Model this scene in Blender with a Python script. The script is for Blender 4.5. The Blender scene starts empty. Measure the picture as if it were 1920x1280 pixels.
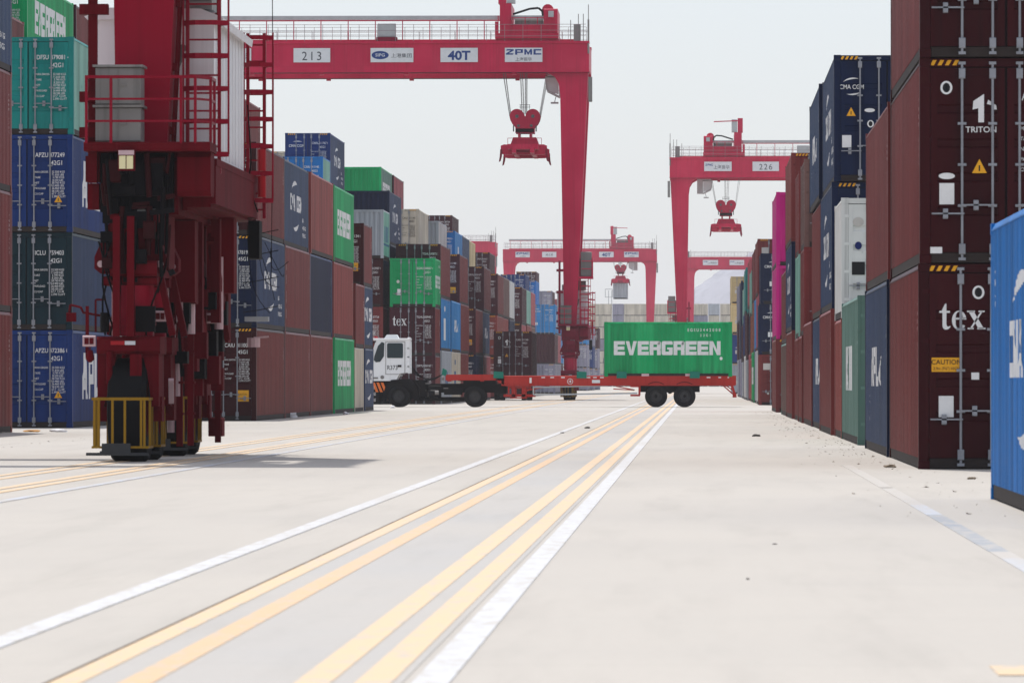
import bpy, bmesh, math, random
from mathutils import Vector, Matrix
R = math.radians
random.seed(7)
S = bpy.context.scene
COL = S.collection

# ------------------------------------------------------------------ camera, world, sun, exposure
cd = bpy.data.cameras.new('camera'); cam = bpy.data.objects.new('camera', cd); COL.objects.link(cam)
CAM_H = 1.245
cam.location = (0, 0, CAM_H)
cd.lens = 200; cd.sensor_width = 36
cam.rotation_euler = (R(90.397), 0, R(1.874))
cd.clip_start = 0.5; cd.clip_end = 9000
cd.dof.use_dof = True; cd.dof.focus_distance = 230; cd.dof.aperture_fstop = 11
S.camera = cam
W = bpy.data.worlds.new('World'); S.world = W; W.use_nodes = True
SUN_DIR = Vector((-2.3, 6.0, 22.0)).normalized()
nt = W.node_tree; bg = nt.nodes['Background']
sky = nt.nodes.new('ShaderNodeTexSky'); sky.sky_type = 'NISHITA'; sky.sun_disc = False
sky.sun_elevation = math.asin(SUN_DIR.z); sky.sun_rotation = math.atan2(SUN_DIR.x, SUN_DIR.y)
sky.air_density = 1.0; sky.dust_density = 1.6; sky.ozone_density = 1.0
mx = nt.nodes.new('ShaderNodeMix'); mx.data_type = 'RGBA'; mx.inputs[0].default_value = .6   # thin even cloud veil
mx.inputs[7].default_value = (5.9, 6.1, 6.6, 1)
nt.links.new(sky.outputs[0], mx.inputs[6]); nt.links.new(mx.outputs[2], bg.inputs[0]); bg.inputs[1].default_value = 0.15
ld = bpy.data.lights.new('sun', 'SUN'); sun = bpy.data.objects.new('sun', ld); COL.objects.link(sun)
ld.energy = 3.65; ld.angle = R(0.6); ld.color = (1.0, 0.965, 0.91)
sun.rotation_euler = (-SUN_DIR).to_track_quat('-Z', 'Y').to_euler()
S.view_settings.view_transform = 'Standard'; S.view_settings.look = 'None'
S.view_settings.exposure = 0.0; S.view_settings.gamma = 1.0
S.cycles.volume_bounces = 1
S.cycles.max_bounces = 8
HAZE = 0.0001

# ------------------------------------------------------------------ mesh building helpers
class MB:
    def __init__(s, sgn=1):
        s.v = []; s.f = []; s.m = []; s.sgn = sgn; s.mi = 0; s.o = (0, 0, 0)
    def add(s, vs, fs):
        b = len(s.v); o = s.o
        s.v += [((x + o[0]) * s.sgn, y + o[1], z + o[2]) for x, y, z in vs]
        for f in fs:
            f = [b + i for i in f]
            s.f.append(f[::-1] if s.sgn < 0 else f); s.m.append(s.mi)
    def box(s, x0, x1, y0, y1, z0, z1):
        if x0 > x1: x0, x1 = x1, x0
        if y0 > y1: y0, y1 = y1, y0
        if z0 > z1: z0, z1 = z1, z0
        s.add([(x0,y0,z0),(x1,y0,z0),(x1,y1,z0),(x0,y1,z0),(x0,y0,z1),(x1,y0,z1),(x1,y1,z1),(x0,y1,z1)],
              [(3,2,1,0),(4,5,6,7),(0,1,5,4),(1,2,6,5),(2,3,7,6),(3,0,4,7)])
    def bbox(s, x0, x1, y0, y1, z0, z1, c=0.03):
        # box whose four long x-edges are chamfered
        s.prism([(y0+c,z0),(y1-c,z0),(y1,z0+c),(y1,z1-c),(y1-c,z1),(y0+c,z1),(y0,z1-c),(y0,z0+c)], 'x', x0, x1)
    def bar(s, p, q, w, h=None):
        h = h or w
        p, q = Vector(p), Vector(q); d = (q - p).normalized()
        up = Vector((0,0,1)) if abs(d.z) < .95 else Vector((0,1,0))
        a = d.cross(up).normalized() * w / 2; b = a.cross(d).normalized() * h / 2
        vs = []
        for c in (p, q): vs += [c-a-b, c+a-b, c+a+b, c-a+b]
        s.add([tuple(x) for x in vs], [(0,1,2,3),(7,6,5,4),(0,4,5,1),(1,5,6,2),(2,6,7,3),(3,7,4,0)])
    def cyl(s, p, q, r, n=10, r2=None):
        r2 = r if r2 is None else r2
        p, q = Vector(p), Vector(q); d = (q - p).normalized()
        up = Vector((0,0,1)) if abs(d.z) < .95 else Vector((0,1,0))
        a = d.cross(up).normalized(); b = a.cross(d).normalized()
        vs = []
        for c, rr in ((p, r), (q, r2)):
            for i in range(n):
                t = 2*math.pi*i/n
                vs.append(tuple(c + (a*math.cos(t) + b*math.sin(t))*rr))
        fs = [(i, i+n, (i+1) % n + n, (i+1) % n) for i in range(n)]
        s.add(vs, fs + [tuple(range(n)), tuple(range(2*n-1, n-1, -1))])
    def tube(s, pts, r, n=6):
        for a, b in zip(pts, pts[1:]): s.cyl(a, b, r, n)
    def prism(s, pts, ax, a, b):
        # polygon pts in the other two axes (x: (y,z)  y: (x,z)  z: (x,y)), counter clockwise
        n = len(pts); vs = []
        for t in (a, b):
            for p, q in pts:
                vs.append({'x': (t,p,q), 'y': (p,t,q), 'z': (p,q,t)}[ax])
        fs = [(i, (i+1) % n, (i+1) % n+n, i+n) for i in range(n)]
        caps = [tuple(range(n))[::-1], tuple(range(n, 2*n))]
        if ax == 'y': fs = [f[::-1] for f in fs]; caps = [c[::-1] for c in caps]
        s.add(vs, fs + caps)
    def lathe(s, prof, c, n=24):
        # prof (r, y) about an axis along y through c
        vs = []; k = len(prof)
        for i in range(n):
            t = 2*math.pi*i/n
            for r, y in prof: vs.append((c[0]+r*math.cos(t), c[1]+y, c[2]+r*math.sin(t)))
        fs = []
        for i in range(n):
            j = (i+1) % n
            for a in range(k-1): fs.append((i*k+a, i*k+a+1, j*k+a+1, j*k+a))
        s.add(vs, fs)
    def mesh(s, name, smooth=False):
        me = bpy.data.meshes.new(name); me.from_pydata(s.v, [], s.f)
        me.polygons.foreach_set('material_index', s.m)
        bm = bmesh.new(); bm.from_mesh(me); bmesh.ops.recalc_face_normals(bm, faces=bm.faces); bm.to_mesh(me); bm.free()
        if smooth:
            me.polygons.foreach_set('use_smooth', [True]*len(me.polygons)); me.set_sharp_from_angle(angle=R(35))
        me.update()
        return me

def link(name, me, mats, parent=None, loc=(0,0,0)):
    o = bpy.data.objects.new(name, me); COL.objects.link(o)
    if not isinstance(mats, (list, tuple)): mats = [mats]
    while len(me.materials) < len(mats): me.materials.append(None)
    for i, m in enumerate(mats):
        o.material_slots[i].link = 'OBJECT'; o.material_slots[i].material = m
    o.location = loc
    if parent: o.parent = parent
    return o
def part(name, mb, mats, parent, smooth=False): return link(name, mb.mesh(name, smooth), mats, parent)
def tag(o, label=None, cat=None, group=None, kind=None):
    if label: o['label'] = label
    if cat: o['category'] = cat
    if group: o['group'] = group
    if kind: o['kind'] = kind
    return o
def empty(name, loc, rz=0):
    o = bpy.data.objects.new(name, None); COL.objects.link(o); o.location = loc; o.rotation_euler = (0,0,rz)
    o.empty_display_size = .2
    return o

# ------------------------------------------------------------------ materials
MATS = {}
def base_mat(name, rough=.5, spec=.5, metal=0):
    m = bpy.data.materials.new(name); m.use_nodes = True
    b = m.node_tree.nodes['Principled BSDF']
    b.inputs['Roughness'].default_value = rough; b.inputs['Specular IOR Level'].default_value = spec
    b.inputs['Metallic'].default_value = metal
    return m, m.node_tree.nodes, m.node_tree.links, b
def rgb(c): return (c[0], c[1], c[2], 1)
def ramp(N, L, src, a, b):
    r = N.new('ShaderNodeMapRange'); r.inputs[1].default_value = a; r.inputs[2].default_value = b
    r.interpolation_type = 'SMOOTHSTEP'
    L.new(src, r.inputs[0]); return r.outputs[0]
def mixc(N, L, f, a, b, mode='MIX'):
    m = N.new('ShaderNodeMix'); m.data_type = 'RGBA'; m.blend_type = mode
    for s, v in ((m.inputs[0], f), (m.inputs[6], a), (m.inputs[7], b)):
        if hasattr(v, 'default_value') or hasattr(v, 'links'): L.new(v, s)
        else: s.default_value = v if not isinstance(v, tuple) else rgb(v)
    return m.outputs[2]
def mul(N, L, a, k):
    m = N.new('ShaderNodeMath'); m.operation = 'MULTIPLY'; L.new(a, m.inputs[0])
    if isinstance(k, (int, float)): m.inputs[1].default_value = k
    else: L.new(k, m.inputs[1])
    return m.outputs[0]
def coords(N, L, scale, rnd=True):
    tc = N.new('ShaderNodeTexCoord'); mp = N.new('ShaderNodeMapping'); mp.inputs['Scale'].default_value = scale
    src = tc.outputs['Object']
    if rnd:
        oi = N.new('ShaderNodeObjectInfo'); ad = N.new('ShaderNodeVectorMath'); ad.operation = 'ADD'
        ml = N.new('ShaderNodeMath'); ml.operation = 'MULTIPLY'; ml.inputs[1].default_value = 173.0
        L.new(oi.outputs['Random'], ml.inputs[0]); L.new(src, ad.inputs[0]); L.new(ml.outputs[0], ad.inputs[1]); src = ad.outputs[0]
    L.new(src, mp.inputs['Vector']); return mp.outputs[0]
def noise(N, L, vec, scale, detail=4, rough=.6):
    n = N.new('ShaderNodeTexNoise'); n.inputs['Scale'].default_value = scale
    n.inputs['Detail'].default_value = detail; n.inputs['Roughness'].default_value = rough
    L.new(vec, n.inputs['Vector']); return n.outputs[0]

def paint(key, c, rough=.42, wear=.62, rust=.35, fade=.35, spec=.10):
    """weathered steel paint: faded patches, vertical dirt streaks, rib bands of fold shade, rust specks and scratches"""
    if key in MATS: return MATS[key]
    m, N, L, b = base_mat(key, rough, spec)
    big = ramp(N, L, noise(N, L, coords(N, L, (.35,.35,.35)), 1.0, 3), .35, .75)
    streak = ramp(N, L, noise(N, L, coords(N, L, (7,.75,.14)), 1.0, 5, .7), .48, .72)
    spot = ramp(N, L, noise(N, L, coords(N, L, (1.6,1.0,1.1)), 1.6, 8, .72), .62, .74)
    scr = ramp(N, L, noise(N, L, coords(N, L, (9,.8,.25)), 1.3, 6, .75), .60, .72)
    rib = ramp(N, L, noise(N, L, coords(N, L, (.3,1.5,.05)), 1.0, 3, .7), .42, .60)  # rib bands: contrast of the wall folds and streaky dirt, as colour
    lum = .3*c[0] + .5*c[1] + .2*c[2]
    pale = tuple(min(1, x*1.3 + .003 + lum*.3) for x in c)
    dirt = tuple(x*.45 + .002 for x in c)
    col = mixc(N, L, mul(N, L, big, fade), c, pale)
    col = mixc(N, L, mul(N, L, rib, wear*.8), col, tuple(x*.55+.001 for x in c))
    col = mixc(N, L, mul(N, L, streak, wear), col, dirt)
    col = mixc(N, L, mul(N, L, scr, wear*.75), col, tuple(min(1, x*1.5+lum*.4+.006) for x in c))
    col = mixc(N, L, mul(N, L, spot, rust), col, (.055,.022,.012))
    L.new(col, b.inputs['Base Color'])
    rr = N.new('ShaderNodeMath'); rr.operation = 'ADD'; rr.inputs[1].default_value = rough
    L.new(mul(N, L, spot, .3), rr.inputs[0]); L.new(rr.outputs[0], b.inputs['Roughness'])
    dent = noise(N, L, coords(N, L, (1.5,1.1,.6)), 1.0, 3)
    bp = N.new('ShaderNodeBump'); bp.inputs['Strength'].default_value = .25; bp.inputs['Distance'].default_value = .03
    L.new(dent, bp.inputs['Height']); L.new(bp.outputs[0], b.inputs['Normal'])
    MATS[key] = m
    return m
def plain(key, c, rough=.5, var=.25, spec=.18, metal=0, sc=3):
    if key in MATS: return MATS[key]
    m, N, L, b = base_mat(key, rough, spec, metal)
    n = ramp(N, L, noise(N, L, coords(N, L, (1,1,1)), sc, 6, .65), .35, .7)
    L.new(mixc(N, L, mul(N, L, n, var), c, tuple(x*.45 for x in c)), b.inputs['Base Color'])
    MATS[key] = m
    return m
def wornpaint(key, c, under, amount=.5, sc=7):
    if key in MATS: return MATS[key]
    m, N, L, b = base_mat(key, .6, .3)
    n = ramp(N, L, noise(N, L, coords(N, L, (1,.35,1), False), sc, 8, .7), .62 - amount*.2, .72 - amount*.15)
    n2 = ramp(N, L, noise(N, L, coords(N, L, (.5,.06,1), False), 1.0, 4, .6), .5, .75)
    f = N.new('ShaderNodeMath'); f.operation = 'MAXIMUM'; L.new(mul(N, L, n, .75), f.inputs[0]); L.new(mul(N, L, n2, amount), f.inputs[1])
    L.new(mixc(N, L, f.outputs[0], c, under), b.inputs['Base Color']); MATS[key] = m
    return m
def glass(key):
    if key in MATS: return MATS[key]
    m, N, L, b = base_mat(key, .08, .6); b.inputs['Base Color'].default_value = (.03,.045,.05,1); MATS[key] = m
    return m

PAL = dict(
 mr=('dark maroon', (.036,.0015,.0035)), br=('reddish brown', (.17,.030,.029)), rb=('rust red', (.25,.05,.043)),
 pb=('purplish brown', (.052,.008,.015)), gb=('greyish brown', (.14,.075,.065)), ob=('orange brown', (.24,.075,.04)),
 nv=('navy blue', (.004,.011,.042)), bl=('deep blue', (.006,.030,.145)), rl=('royal blue', (.006,.15,.46)), sb=('sky blue', (.025,.21,.50)),
 bg=('blue grey', (.028,.052,.118)), gr=('green', (.001,.33,.105)), tl=('teal', (.006,.22,.20)), sg=('sage green', (.11,.21,.175)),
 pg=('pale green', (.20,.40,.33)), wh=('white', (.62,.62,.60)), be=('beige', (.52,.47,.38)), ye=('sandy yellow', (.55,.42,.22)),
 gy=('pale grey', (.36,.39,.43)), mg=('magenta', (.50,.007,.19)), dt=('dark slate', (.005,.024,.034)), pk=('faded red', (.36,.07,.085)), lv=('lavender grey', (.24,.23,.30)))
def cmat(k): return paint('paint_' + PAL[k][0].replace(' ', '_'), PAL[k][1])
M_LET = plain('white_lettering', (.72,.72,.72), .5, .2)
M_YEL = plain('yellow_sticker', (.75,.36,.02), .5, .15)
M_BLK = plain('black_ink', (.012,.012,.014), .5, 0)
M_ROD = plain('galvanised_rod', (.26,.27,.30), .4, .4, .4, .2)
M_STK = plain('pale_sticker', (.50,.47,.44), .5, .3)
M_GRIME_SHADE = plain('grimy_shaded_rail', (.030,.022,.020), .7, .5)  # bottom rails: grime and the shade under the overhang in one dark colour
M_HUB = plain('wheel_steel', (.028,.027,.028), .5, .5, .3)
M_RUB = plain('door_gasket', (.010,.010,.011), .7, 0)

# ------------------------------------------------------------------ lettering
TXT = {}
def text2d(s, size=1.0, bold=0.0, sx=1.0, align='LEFT', space=1.0):
    key = (s, bold, align, space)
    if key not in TXT:
        c = bpy.data.curves.new('lettering', 'FONT'); c.body = s; c.offset = bold; c.align_x = align
        c.space_character = space; c.resolution_u = 3
        o = bpy.data.objects.new('lettering', c); me = bpy.data.meshes.new_from_object(o)
        TXT[key] = ([(v.co.x, v.co.y) for v in me.vertices], [tuple(p.vertices) for p in me.polygons])
        bpy.data.meshes.remove(me); bpy.data.objects.remove(o); bpy.data.curves.remove(c)
    v, f = TXT[key]
    return [(x*size*sx, y*size) for x, y in v], f
GLY = {  # heavy block capitals in a 1 x 1 cell, as rectangles / polygons
 'E': [[(0,0),(.34,0),(.34,1),(0,1)], [(.34,0),(1,0),(1,.25),(.34,.25)], [(.34,.38),(.95,.38),(.95,.62),(.34,.62)], [(.34,.75),(1,.75),(1,1),(.34,1)]],
 'V': [[(.34,0),(.66,0),(1,1),(.68,1),(.5,.32),(.32,1),(0,1)]],
 'R': [[(0,0),(.34,0),(.34,1),(0,1)], [(.34,.75),(.9,.75),(.9,1),(.34,1)], [(.66,.58),(1,.58),(1,.92),(.9,1),(.66,.75)], [(.34,.36),(.95,.36),(1,.45),(1,.58),(.34,.58)], [(.66,0),(1,0),(1,.36),(.66,.36)]],
 'G': [[(0,.1),(.1,0),(.34,0),(.34,1),(.1,1),(0,.9)], [(.34,.75),(1,.75),(1,.92),(.92,1),(.34,1)], [(.34,0),(.92,0),(1,.08),(1,.25),(.34,.25)], [(.66,.25),(1,.25),(1,.55),(.66,.55)], [(.5,.4),(.66,.4),(.66,.55),(.5,.55)]],
 'N': [[(0,0),(.32,0),(.32,1),(0,1)], [(.68,0),(1,0),(1,1),(.68,1)], [(.32,.62),(.68,0),(.68,.38),(.32,1)]],
 'Z': [[(0,.74),(1,.74),(1,1),(.12,1)], [(0,0),(.9,0),(1,.26),(0,.26)], [(0,.26),(.38,.26),(1,.74),(.62,.74)]],
 'P': [[(0,0),(.28,0),(.28,1),(0,1)], [(.28,.76),(1,.76),(1,1),(.28,1)], [(.72,.54),(1,.54),(1,.76),(.72,.76)], [(.28,.32),(1,.32),(1,.54),(.28,.54)]],
 'M': [[(0,0),(.24,0),(.24,1),(0,1)], [(.76,0),(1,0),(1,1),(.76,1)], [(.24,.55),(.44,0),(.5,0),(.5,.4),(.24,1)], [(.5,.4),(.5,0),(.56,0),(.76,.55),(.76,1)]],
 'C': [[(0,0),(.28,0),(.28,1),(0,1)], [(.28,.74),(1,.74),(1,1),(.28,1)], [(.28,0),(1,0),(1,.26),(.28,.26)]],
 'A': [[(0,0),(.28,0),(.56,1),(.28,1)], [(.72,0),(1,0),(.72,1),(.5,1),(.42,.8)], [(.3,.2),(.72,.2),(.66,.42),(.36,.42)]],
 'L': [[(0,0),(.3,0),(.3,1),(0,1)], [(.3,0),(1,0),(1,.25),(.3,.25)]],
 'K': [[(0,0),(.3,0),(.3,1),(0,1)], [(.3,.38),(.66,1),(1,1),(.56,.44)], [(.3,.62),(.56,.5),(1,0),(.66,0),(.3,.38)]],
}
def block2d(s, x, y, w, h, gap=.08):
    vs, fs = [], []
    n = len(s); cw = (w - gap*h*(n-1)) / n
    for i, ch in enumerate(s):
        if ch == ' ': continue
        for poly in GLY[ch]:
            b = len(vs)
            vs += [(x + i*(cw + gap*h) + px*cw, y + py*h) for px, py in poly]; fs.append(tuple(range(b, b+len(poly))))
    return vs, fs
class L2:
    """flat 2D artwork (lettering, emblems), later laid on a surface"""
    def __init__(s): s.v = []; s.f = []; s.m = []
    def add(s, vf, x=0, y=0, mi=0):
        b = len(s.v); s.v += [(p[0]+x, p[1]+y) for p in vf[0]]; s.f += [tuple(i+b for i in f) for f in vf[1]]; s.m += [mi]*len(vf[1])
        return s
    def text(s, t, x, y, size, bold=0, sx=1, align='LEFT', mi=0, space=1.0): return s.add(text2d(t, size, bold, sx, align, space), x, y, mi)
    def rect(s, x0, x1, y0, y1, mi=0): return s.add(([(x0,y0),(x1,y0),(x1,y1),(x0,y1)], [(0,1,2,3)]), 0, 0, mi)
    def poly(s, pts, mi=0): return s.add((list(pts), [tuple(range(len(pts)))]), 0, 0, mi)
    def ell(s, x, y, a, b, mi=0, n=20): return s.poly([(x+a*math.cos(2*math.pi*i/n), y+b*math.sin(2*math.pi*i/n)) for i in range(n)], mi)
    def arc(s, x, y, a, b, t0, t1, w, mi=0, n=12):
        pts = []
        for i in range(n+1):
            t = R(t0+(t1-t0)*i/n); pts.append((x+a*math.cos(t), y+b*math.sin(t)))
        for i in range(n, -1, -1):
            t = R(t0+(t1-t0)*i/n); k = math.sin(math.pi*i/n)*w; pts.append((x+(a-k)*math.cos(t), y+(b-k)*math.sin(t)))
        vs = pts; m = n+1
        return s.add((vs, [(i, i+1, 2*m-2-i, 2*m-1-i) for i in range(n)]), 0, 0, mi)
    def vtext(s, t, x, y, size, step=1.15, **k):
        for i, ch in enumerate(t):
            if ch != ' ': s.text(ch, x, y - i*size*step, size, align='CENTER', **k)
        return s
    def lay(s, fn, name='lettering', lift=0):
        me = bpy.data.meshes.new(name); vs = []
        # each material slot lies a hair in front of the slot below it
        used = {}
        fs = []
        for f, mi in zip(s.f, s.m):
            g = []
            for i in f:
                k = (i, mi)
                if k not in used: used[k] = len(vs); vs.append(fn(s.v[i][0], s.v[i][1], mi*.0015))
                g.append(used[k])
            fs.append(g)
        me.from_pydata(vs, [], fs); me.polygons.foreach_set('material_index', s.m); me.update()
        return me

# ------------------------------------------------------------------ shipping containers
CW = 2.438; HW = CW/2
PITCH = .278
def corr(L):
    """profile of a side wall: (y, inset) break points"""
    y0, y1 = .17, L - .17
    n = int((y1 - y0 - .08)/PITCH); st = y0 + (y1 - y0 - n*PITCH)/2
    p = [(y0, 0)]
    for i in range(n):
        a = st + i*PITCH
        p += [(a+.036, 0), (a+.104, .036), (a+.174, .036), (a+.242, 0)]
    return p + [(y1, 0)]
def cdep(P, y):
    for (a, da), (b, db) in zip(P, P[1:]):
        if a <= y <= b: return da + (db-da)*(y-a)/(b-a) if b > a else da
    return 0
CACHE = {}
def shell_mesh(L, H, wall_end, lod):
    k = ('shell', L, H, wall_end, lod)
    if k in CACHE: return CACHE[k]
    mb = MB(); P = corr(L); zb, zt = .155, H - .075
    for sx in (-1, 1):
        vs = []; fs = []
        for y, d in P: vs += [(sx*(HW-.012-d), y, zb), (sx*(HW-.012-d), y, zt)]
        for i in range(len(P)-1): fs.append((2*i, 2*i+1, 2*i+3, 2*i+2))
        mb.add(vs, fs)
    mb.mi = 1
    mb.box(-HW+.05, HW-.05, .06, L-.06, H-.06, H-.025)   # roof
    mb.box(-HW+.05, HW-.05, .06, L-.06, .14, .17)        # floor
    def wall(y, s):
        x = -HW+.15; pr = [(x, .0)]
        n = 8; pw = (CW-.3)/n
        for i in range(n):
            a = x + i*pw; pr += [(a+pw*.22, 0), (a+pw*.40, .045), (a+pw*.72, .045), (a+pw*.9, 0)]
        pr.append((HW-.15, 0)); vs = []; fs = []
        for xx, d in pr: vs += [(xx, y + s*d, .16), (xx, y + s*d, H-.12)]
        for i in range(len(pr)-1): fs.append((2*i, 2*i+1, 2*i+3, 2*i+2))
        mb.add(vs, fs)
    if wall_end: wall(.04, 1)
    else: mb.box(-HW+.14, HW-.14, .075, .09, .14, H-.11)  # seal plate behind the doors
    wall(L-.04, -1)
    CACHE[k] = me = mb.mesh('corrugated_shell'); return me
def frame_mesh(L, H, lod):
    k = ('frame', L, H, lod)
    if k in CACHE: return CACHE[k]
    mb = MB()
    for sx in (-1, 1):
        for y0, y1 in ((0.006, .165), (L-.165, L-.006)):
            a, b = sorted((sx*HW*.9965, sx*(HW-.15)))
            mb.box(a, b, y0, y1, .12, H-.12)
        a, b = sorted((sx*(HW-.004), sx*(HW-.06)))
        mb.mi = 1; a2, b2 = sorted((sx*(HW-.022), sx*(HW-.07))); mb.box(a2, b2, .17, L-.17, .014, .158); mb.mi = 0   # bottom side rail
        pr = [(HW-.06,H-.085),(HW-.004,H-.085),(HW-.004,H-.072),(HW-.040,H-.006),(HW-.06,H-.006)]
        if sx < 0: pr = [(-p, q) for p, q in pr][::-1]
        mb.prism(pr, 'y', .17, L-.17)    # top side rail, outer face canted to catch the sun
        for y0, y1 in ((0, .178), (L-.178, L)):
            for z0, z1 in ((0, .118), (H-.118, H)):
                a, b = sorted((sx*HW, sx*(HW-.162))); mb.box(a, b, y0, y1, z0, z1)
    for y0, y1 in ((.012, .14), (L-.14, L-.012)):
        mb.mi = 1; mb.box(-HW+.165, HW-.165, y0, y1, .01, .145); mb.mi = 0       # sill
        mb.box(-HW+.165, HW-.165, y0, y1, H-.125, H-.008)   # header
    CACHE[k] = me = mb.mesh('corner_frame'); return me
def door_mesh(H, sx, lod):
    k = ('door', H, sx, lod)
    if k in CACHE: return CACHE[k]
    mb = MB(); x0, x1 = .018, HW-.155; zb, zt = .155, H-.14
    mb.mi = 1; mb.box(x0-.012, x1+.012, .052, .07, zb-.012, zt+.012)     # rubber gasket
    mb.mi = 0
    for a, b, c, d in ((x0, x0+.10, zb, zt), (x1-.10, x1, zb, zt), (x0+.10, x1-.10, zb, zb+.10), (x0+.10, x1-.10, zt-.10, zt)):
        mb.box(a, b, .016, .056, c, d)
    pr = [(.022, zb+.10)]; n = 5; hh = (zt-zb-.2)/n
    for i in range(n):
        z = zb + .10 + i*hh
        if 0 < i: pr += [(.022, z-.07), (.046, z-.045), (.046, z+.045), (.022, z+.07)]
    pr.append((.022, zt-.10)); vs = []; fs = []
    for y, z in pr: vs += [(x0+.10, y, z), (x1-.10, y, z)]
    for i in range(len(pr)-1): fs.append((2*i, 2*i+1, 2*i+3, 2*i+2))
    mb.add(vs, fs)
    if lod >= 2:
        for i in range(4):
            z = zb + .25 + i*(zt-zb-.5)/3
            mb.box(x1-.03, x1+.09, .0, .014, z-.03, z+.03)     # hinge
    if sx < 0: mb.v = [(-x, y, z) for x, y, z in mb.v]; mb.f = [f[::-1] for f in mb.f]
    CACHE[k] = me = mb.mesh('door'); return me
def rod_mesh(H, sx, which, lod):
    k = ('rod', H, sx, which, lod)
    if k in CACHE: return CACHE[k]
    mb = MB(); x = (.19, .62)[which]; n = 8 if lod >= 2 else 5
    mb.cyl((x, -.012, .06), (x, -.012, H-.06), .019 if lod >= 2 else .022, n)
    for z in (.20, H-.22): mb.bbox(x-.045, x+.045, -.045, .012, z-.075, z+.075, .012)
    for z in (.06, H-.075): mb.box(x-.05, x+.05, -.03, .008, z-.02, z+.02)
    if lod >= 2:
        for z in (H*.28, H*.48, H*.68): mb.box(x-.06, x+.06, -.035, .012, z-.018, z+.018)
        z = .70 + .12*(1-which)
        mb.bar((x-.03, -.045, z), (x+.43, -.045, z), .03, .022)
        mb.bbox(x+.2, x+.27, -.06, .012, z-.075, z+.07, .012)
    if sx < 0: mb.v = [(-x_, y, z) for x_, y, z in mb.v]; mb.f = [f[::-1] for f in mb.f]
    CACHE[k] = me = mb.mesh('locking_rod', lod >= 2); return me

def on_end(x, z, d): return (x, .010 - d, z)         # artwork on the near end, just in front of the door skin
def end_art(key, fn, H):
    k = ('art', key, H)
    if k not in CACHE:
        a = L2(); fn(a, H); CACHE[k] = a.lay(on_end)
    return CACHE[k]
def id_art(code, gt):
    def fn(a, H):
        z = H-.60
        a.text(code[:4], .22, z, .17, .006, .82); a.text(code[5:], .60, z, .17, .006, .80)
        a.text(gt, .64, z-.21, .17, .006, .85)
        for i in range(5):
            zz = H - 1.02 - i*.145
            a.text(('MAX.GROSS', 'TARE', 'NET', 'PAYLOAD', 'CU.CAP')[i], .20, zz, .075, .004, .9)
            a.text(('32.500 KGS', ' 3.740 KGS', '28.760 KGS', '26.460 KGS', '67.7  CU.M')[i], .66, zz, .08, .004, .9)
            a.text(('71.650 LBS', ' 8.250 LBS', '63.400 LBS', '58.330 LBS', '2.390 CU.FT')[i], .66, zz-.075, .08, .004, .9)
    return fn
def oval(a, x, z, r):   # inspection roundel
    a.ell(x, z, r, r*1.12, 0); a.ell(x, z, r*.62, r*.8, 1); a.ell(x, z, r*.34, r*.62, 0); a.rect(x-r*.06, x+r*.06, z-r*.5, z+r*.5, 1)
def art_plate(a, H):
    a.rect(-.82, -.53, .95, 1.30, 0); a.ell(-.66, 1.53, .14, .05, 0)
def art_triton(a, H):
    z = H-.37
    oval(a, -.84, H-.42, .085)
    a.poly([(-.46, z-.24),(-.31, z-.14),(-.31, z-.54),(-.39, z-.54),(-.39,z-.34),(-.47,z-.36)])
    a.poly([(-.25, z-.22),(-.14, z-.30),(-.13, z-.36),(-.17, z-.36),(-.2, z-.30),(-.27,z-.28)])
    a.text('TRITON', -.35, z-.68, .115, .012, 1.05, 'CENTER')
    a.ell(-.835, 1.23, .115, .045, 0); a.rect(-.94, -.73, .83, 1.13, 0)
    a.rect(-1.07, -.90, .14, .23, 0)
def art_tex(a, H):
    tex_word(a, -.92, 1.97, .36, .31)
    oval(a, -.37, 2.49, .085)
    a.rect(-.47, -.36, 1.26, 1.36, 0); a.rect(-.93, -.72, .73, 1.03, 0)
def tex_word(a, x, z, h, w):
    P = lambda pts, dx: a.poly([(x+(dx+p)*w, z+q*h) for p, q in pts])
    P([(.14,.12),(.32,.2),(.32,.64),(.14,.64)], 0); P([(0,.64),(.48,.64),(.48,.72),(0,.72)], 0); P([(.10,.72),(.32,.72),(.32,1.0),(.26,1.0)], 0)
    P([(.14,.12),(.18,.03),(.28,-.02),(.40,.0),(.50,.08),(.50,.13),(.40,.10),(.34,.13),(.32,.2)], 0)
    n = 22; t0, t1 = 12, 325
    def rim(t, k):
        th = (.06 + .11*abs(math.cos(t))**1.5)*k
        return (.90 + (.33-th)*math.cos(t), .35 + (.38-th*.7)*math.sin(t))
    for i in range(n):
        p, q = R(t0+(t1-t0)*i/n), R(t0+(t1-t0)*(i+1)/n)
        P([rim(p,0), rim(q,0), rim(q,1), rim(p,1)], 0)
    P([(.72,.38),(1.22,.38),(1.22,.45),(.72,.45)], 0)
    P([(1.32,.70),(1.56,.70),(2.02,.02),(1.78,.02)], 0); P([(1.88,.70),(1.97,.70),(1.47,.02),(1.38,.02)], 0)
    for p0, p1, q in ((1.26,1.62,.67),(1.78,2.06,.67),(1.28,1.56,0),(1.72,2.10,0)): P([(p0,q),(p1,q),(p1,q+.055),(p0,q+.055)], 0)
def art_tex2(a, H): tex_word(a, -1.05, 1.60, .50, .36)
def art_reefer(a, H):
    a.ell(-.85, H-.52, .12, .10, 0); a.ell(-.85, H-1.03, .075, .085, 1)
    a.rect(-.99, -.71, H-1.66, H-1.38, 2)
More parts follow.
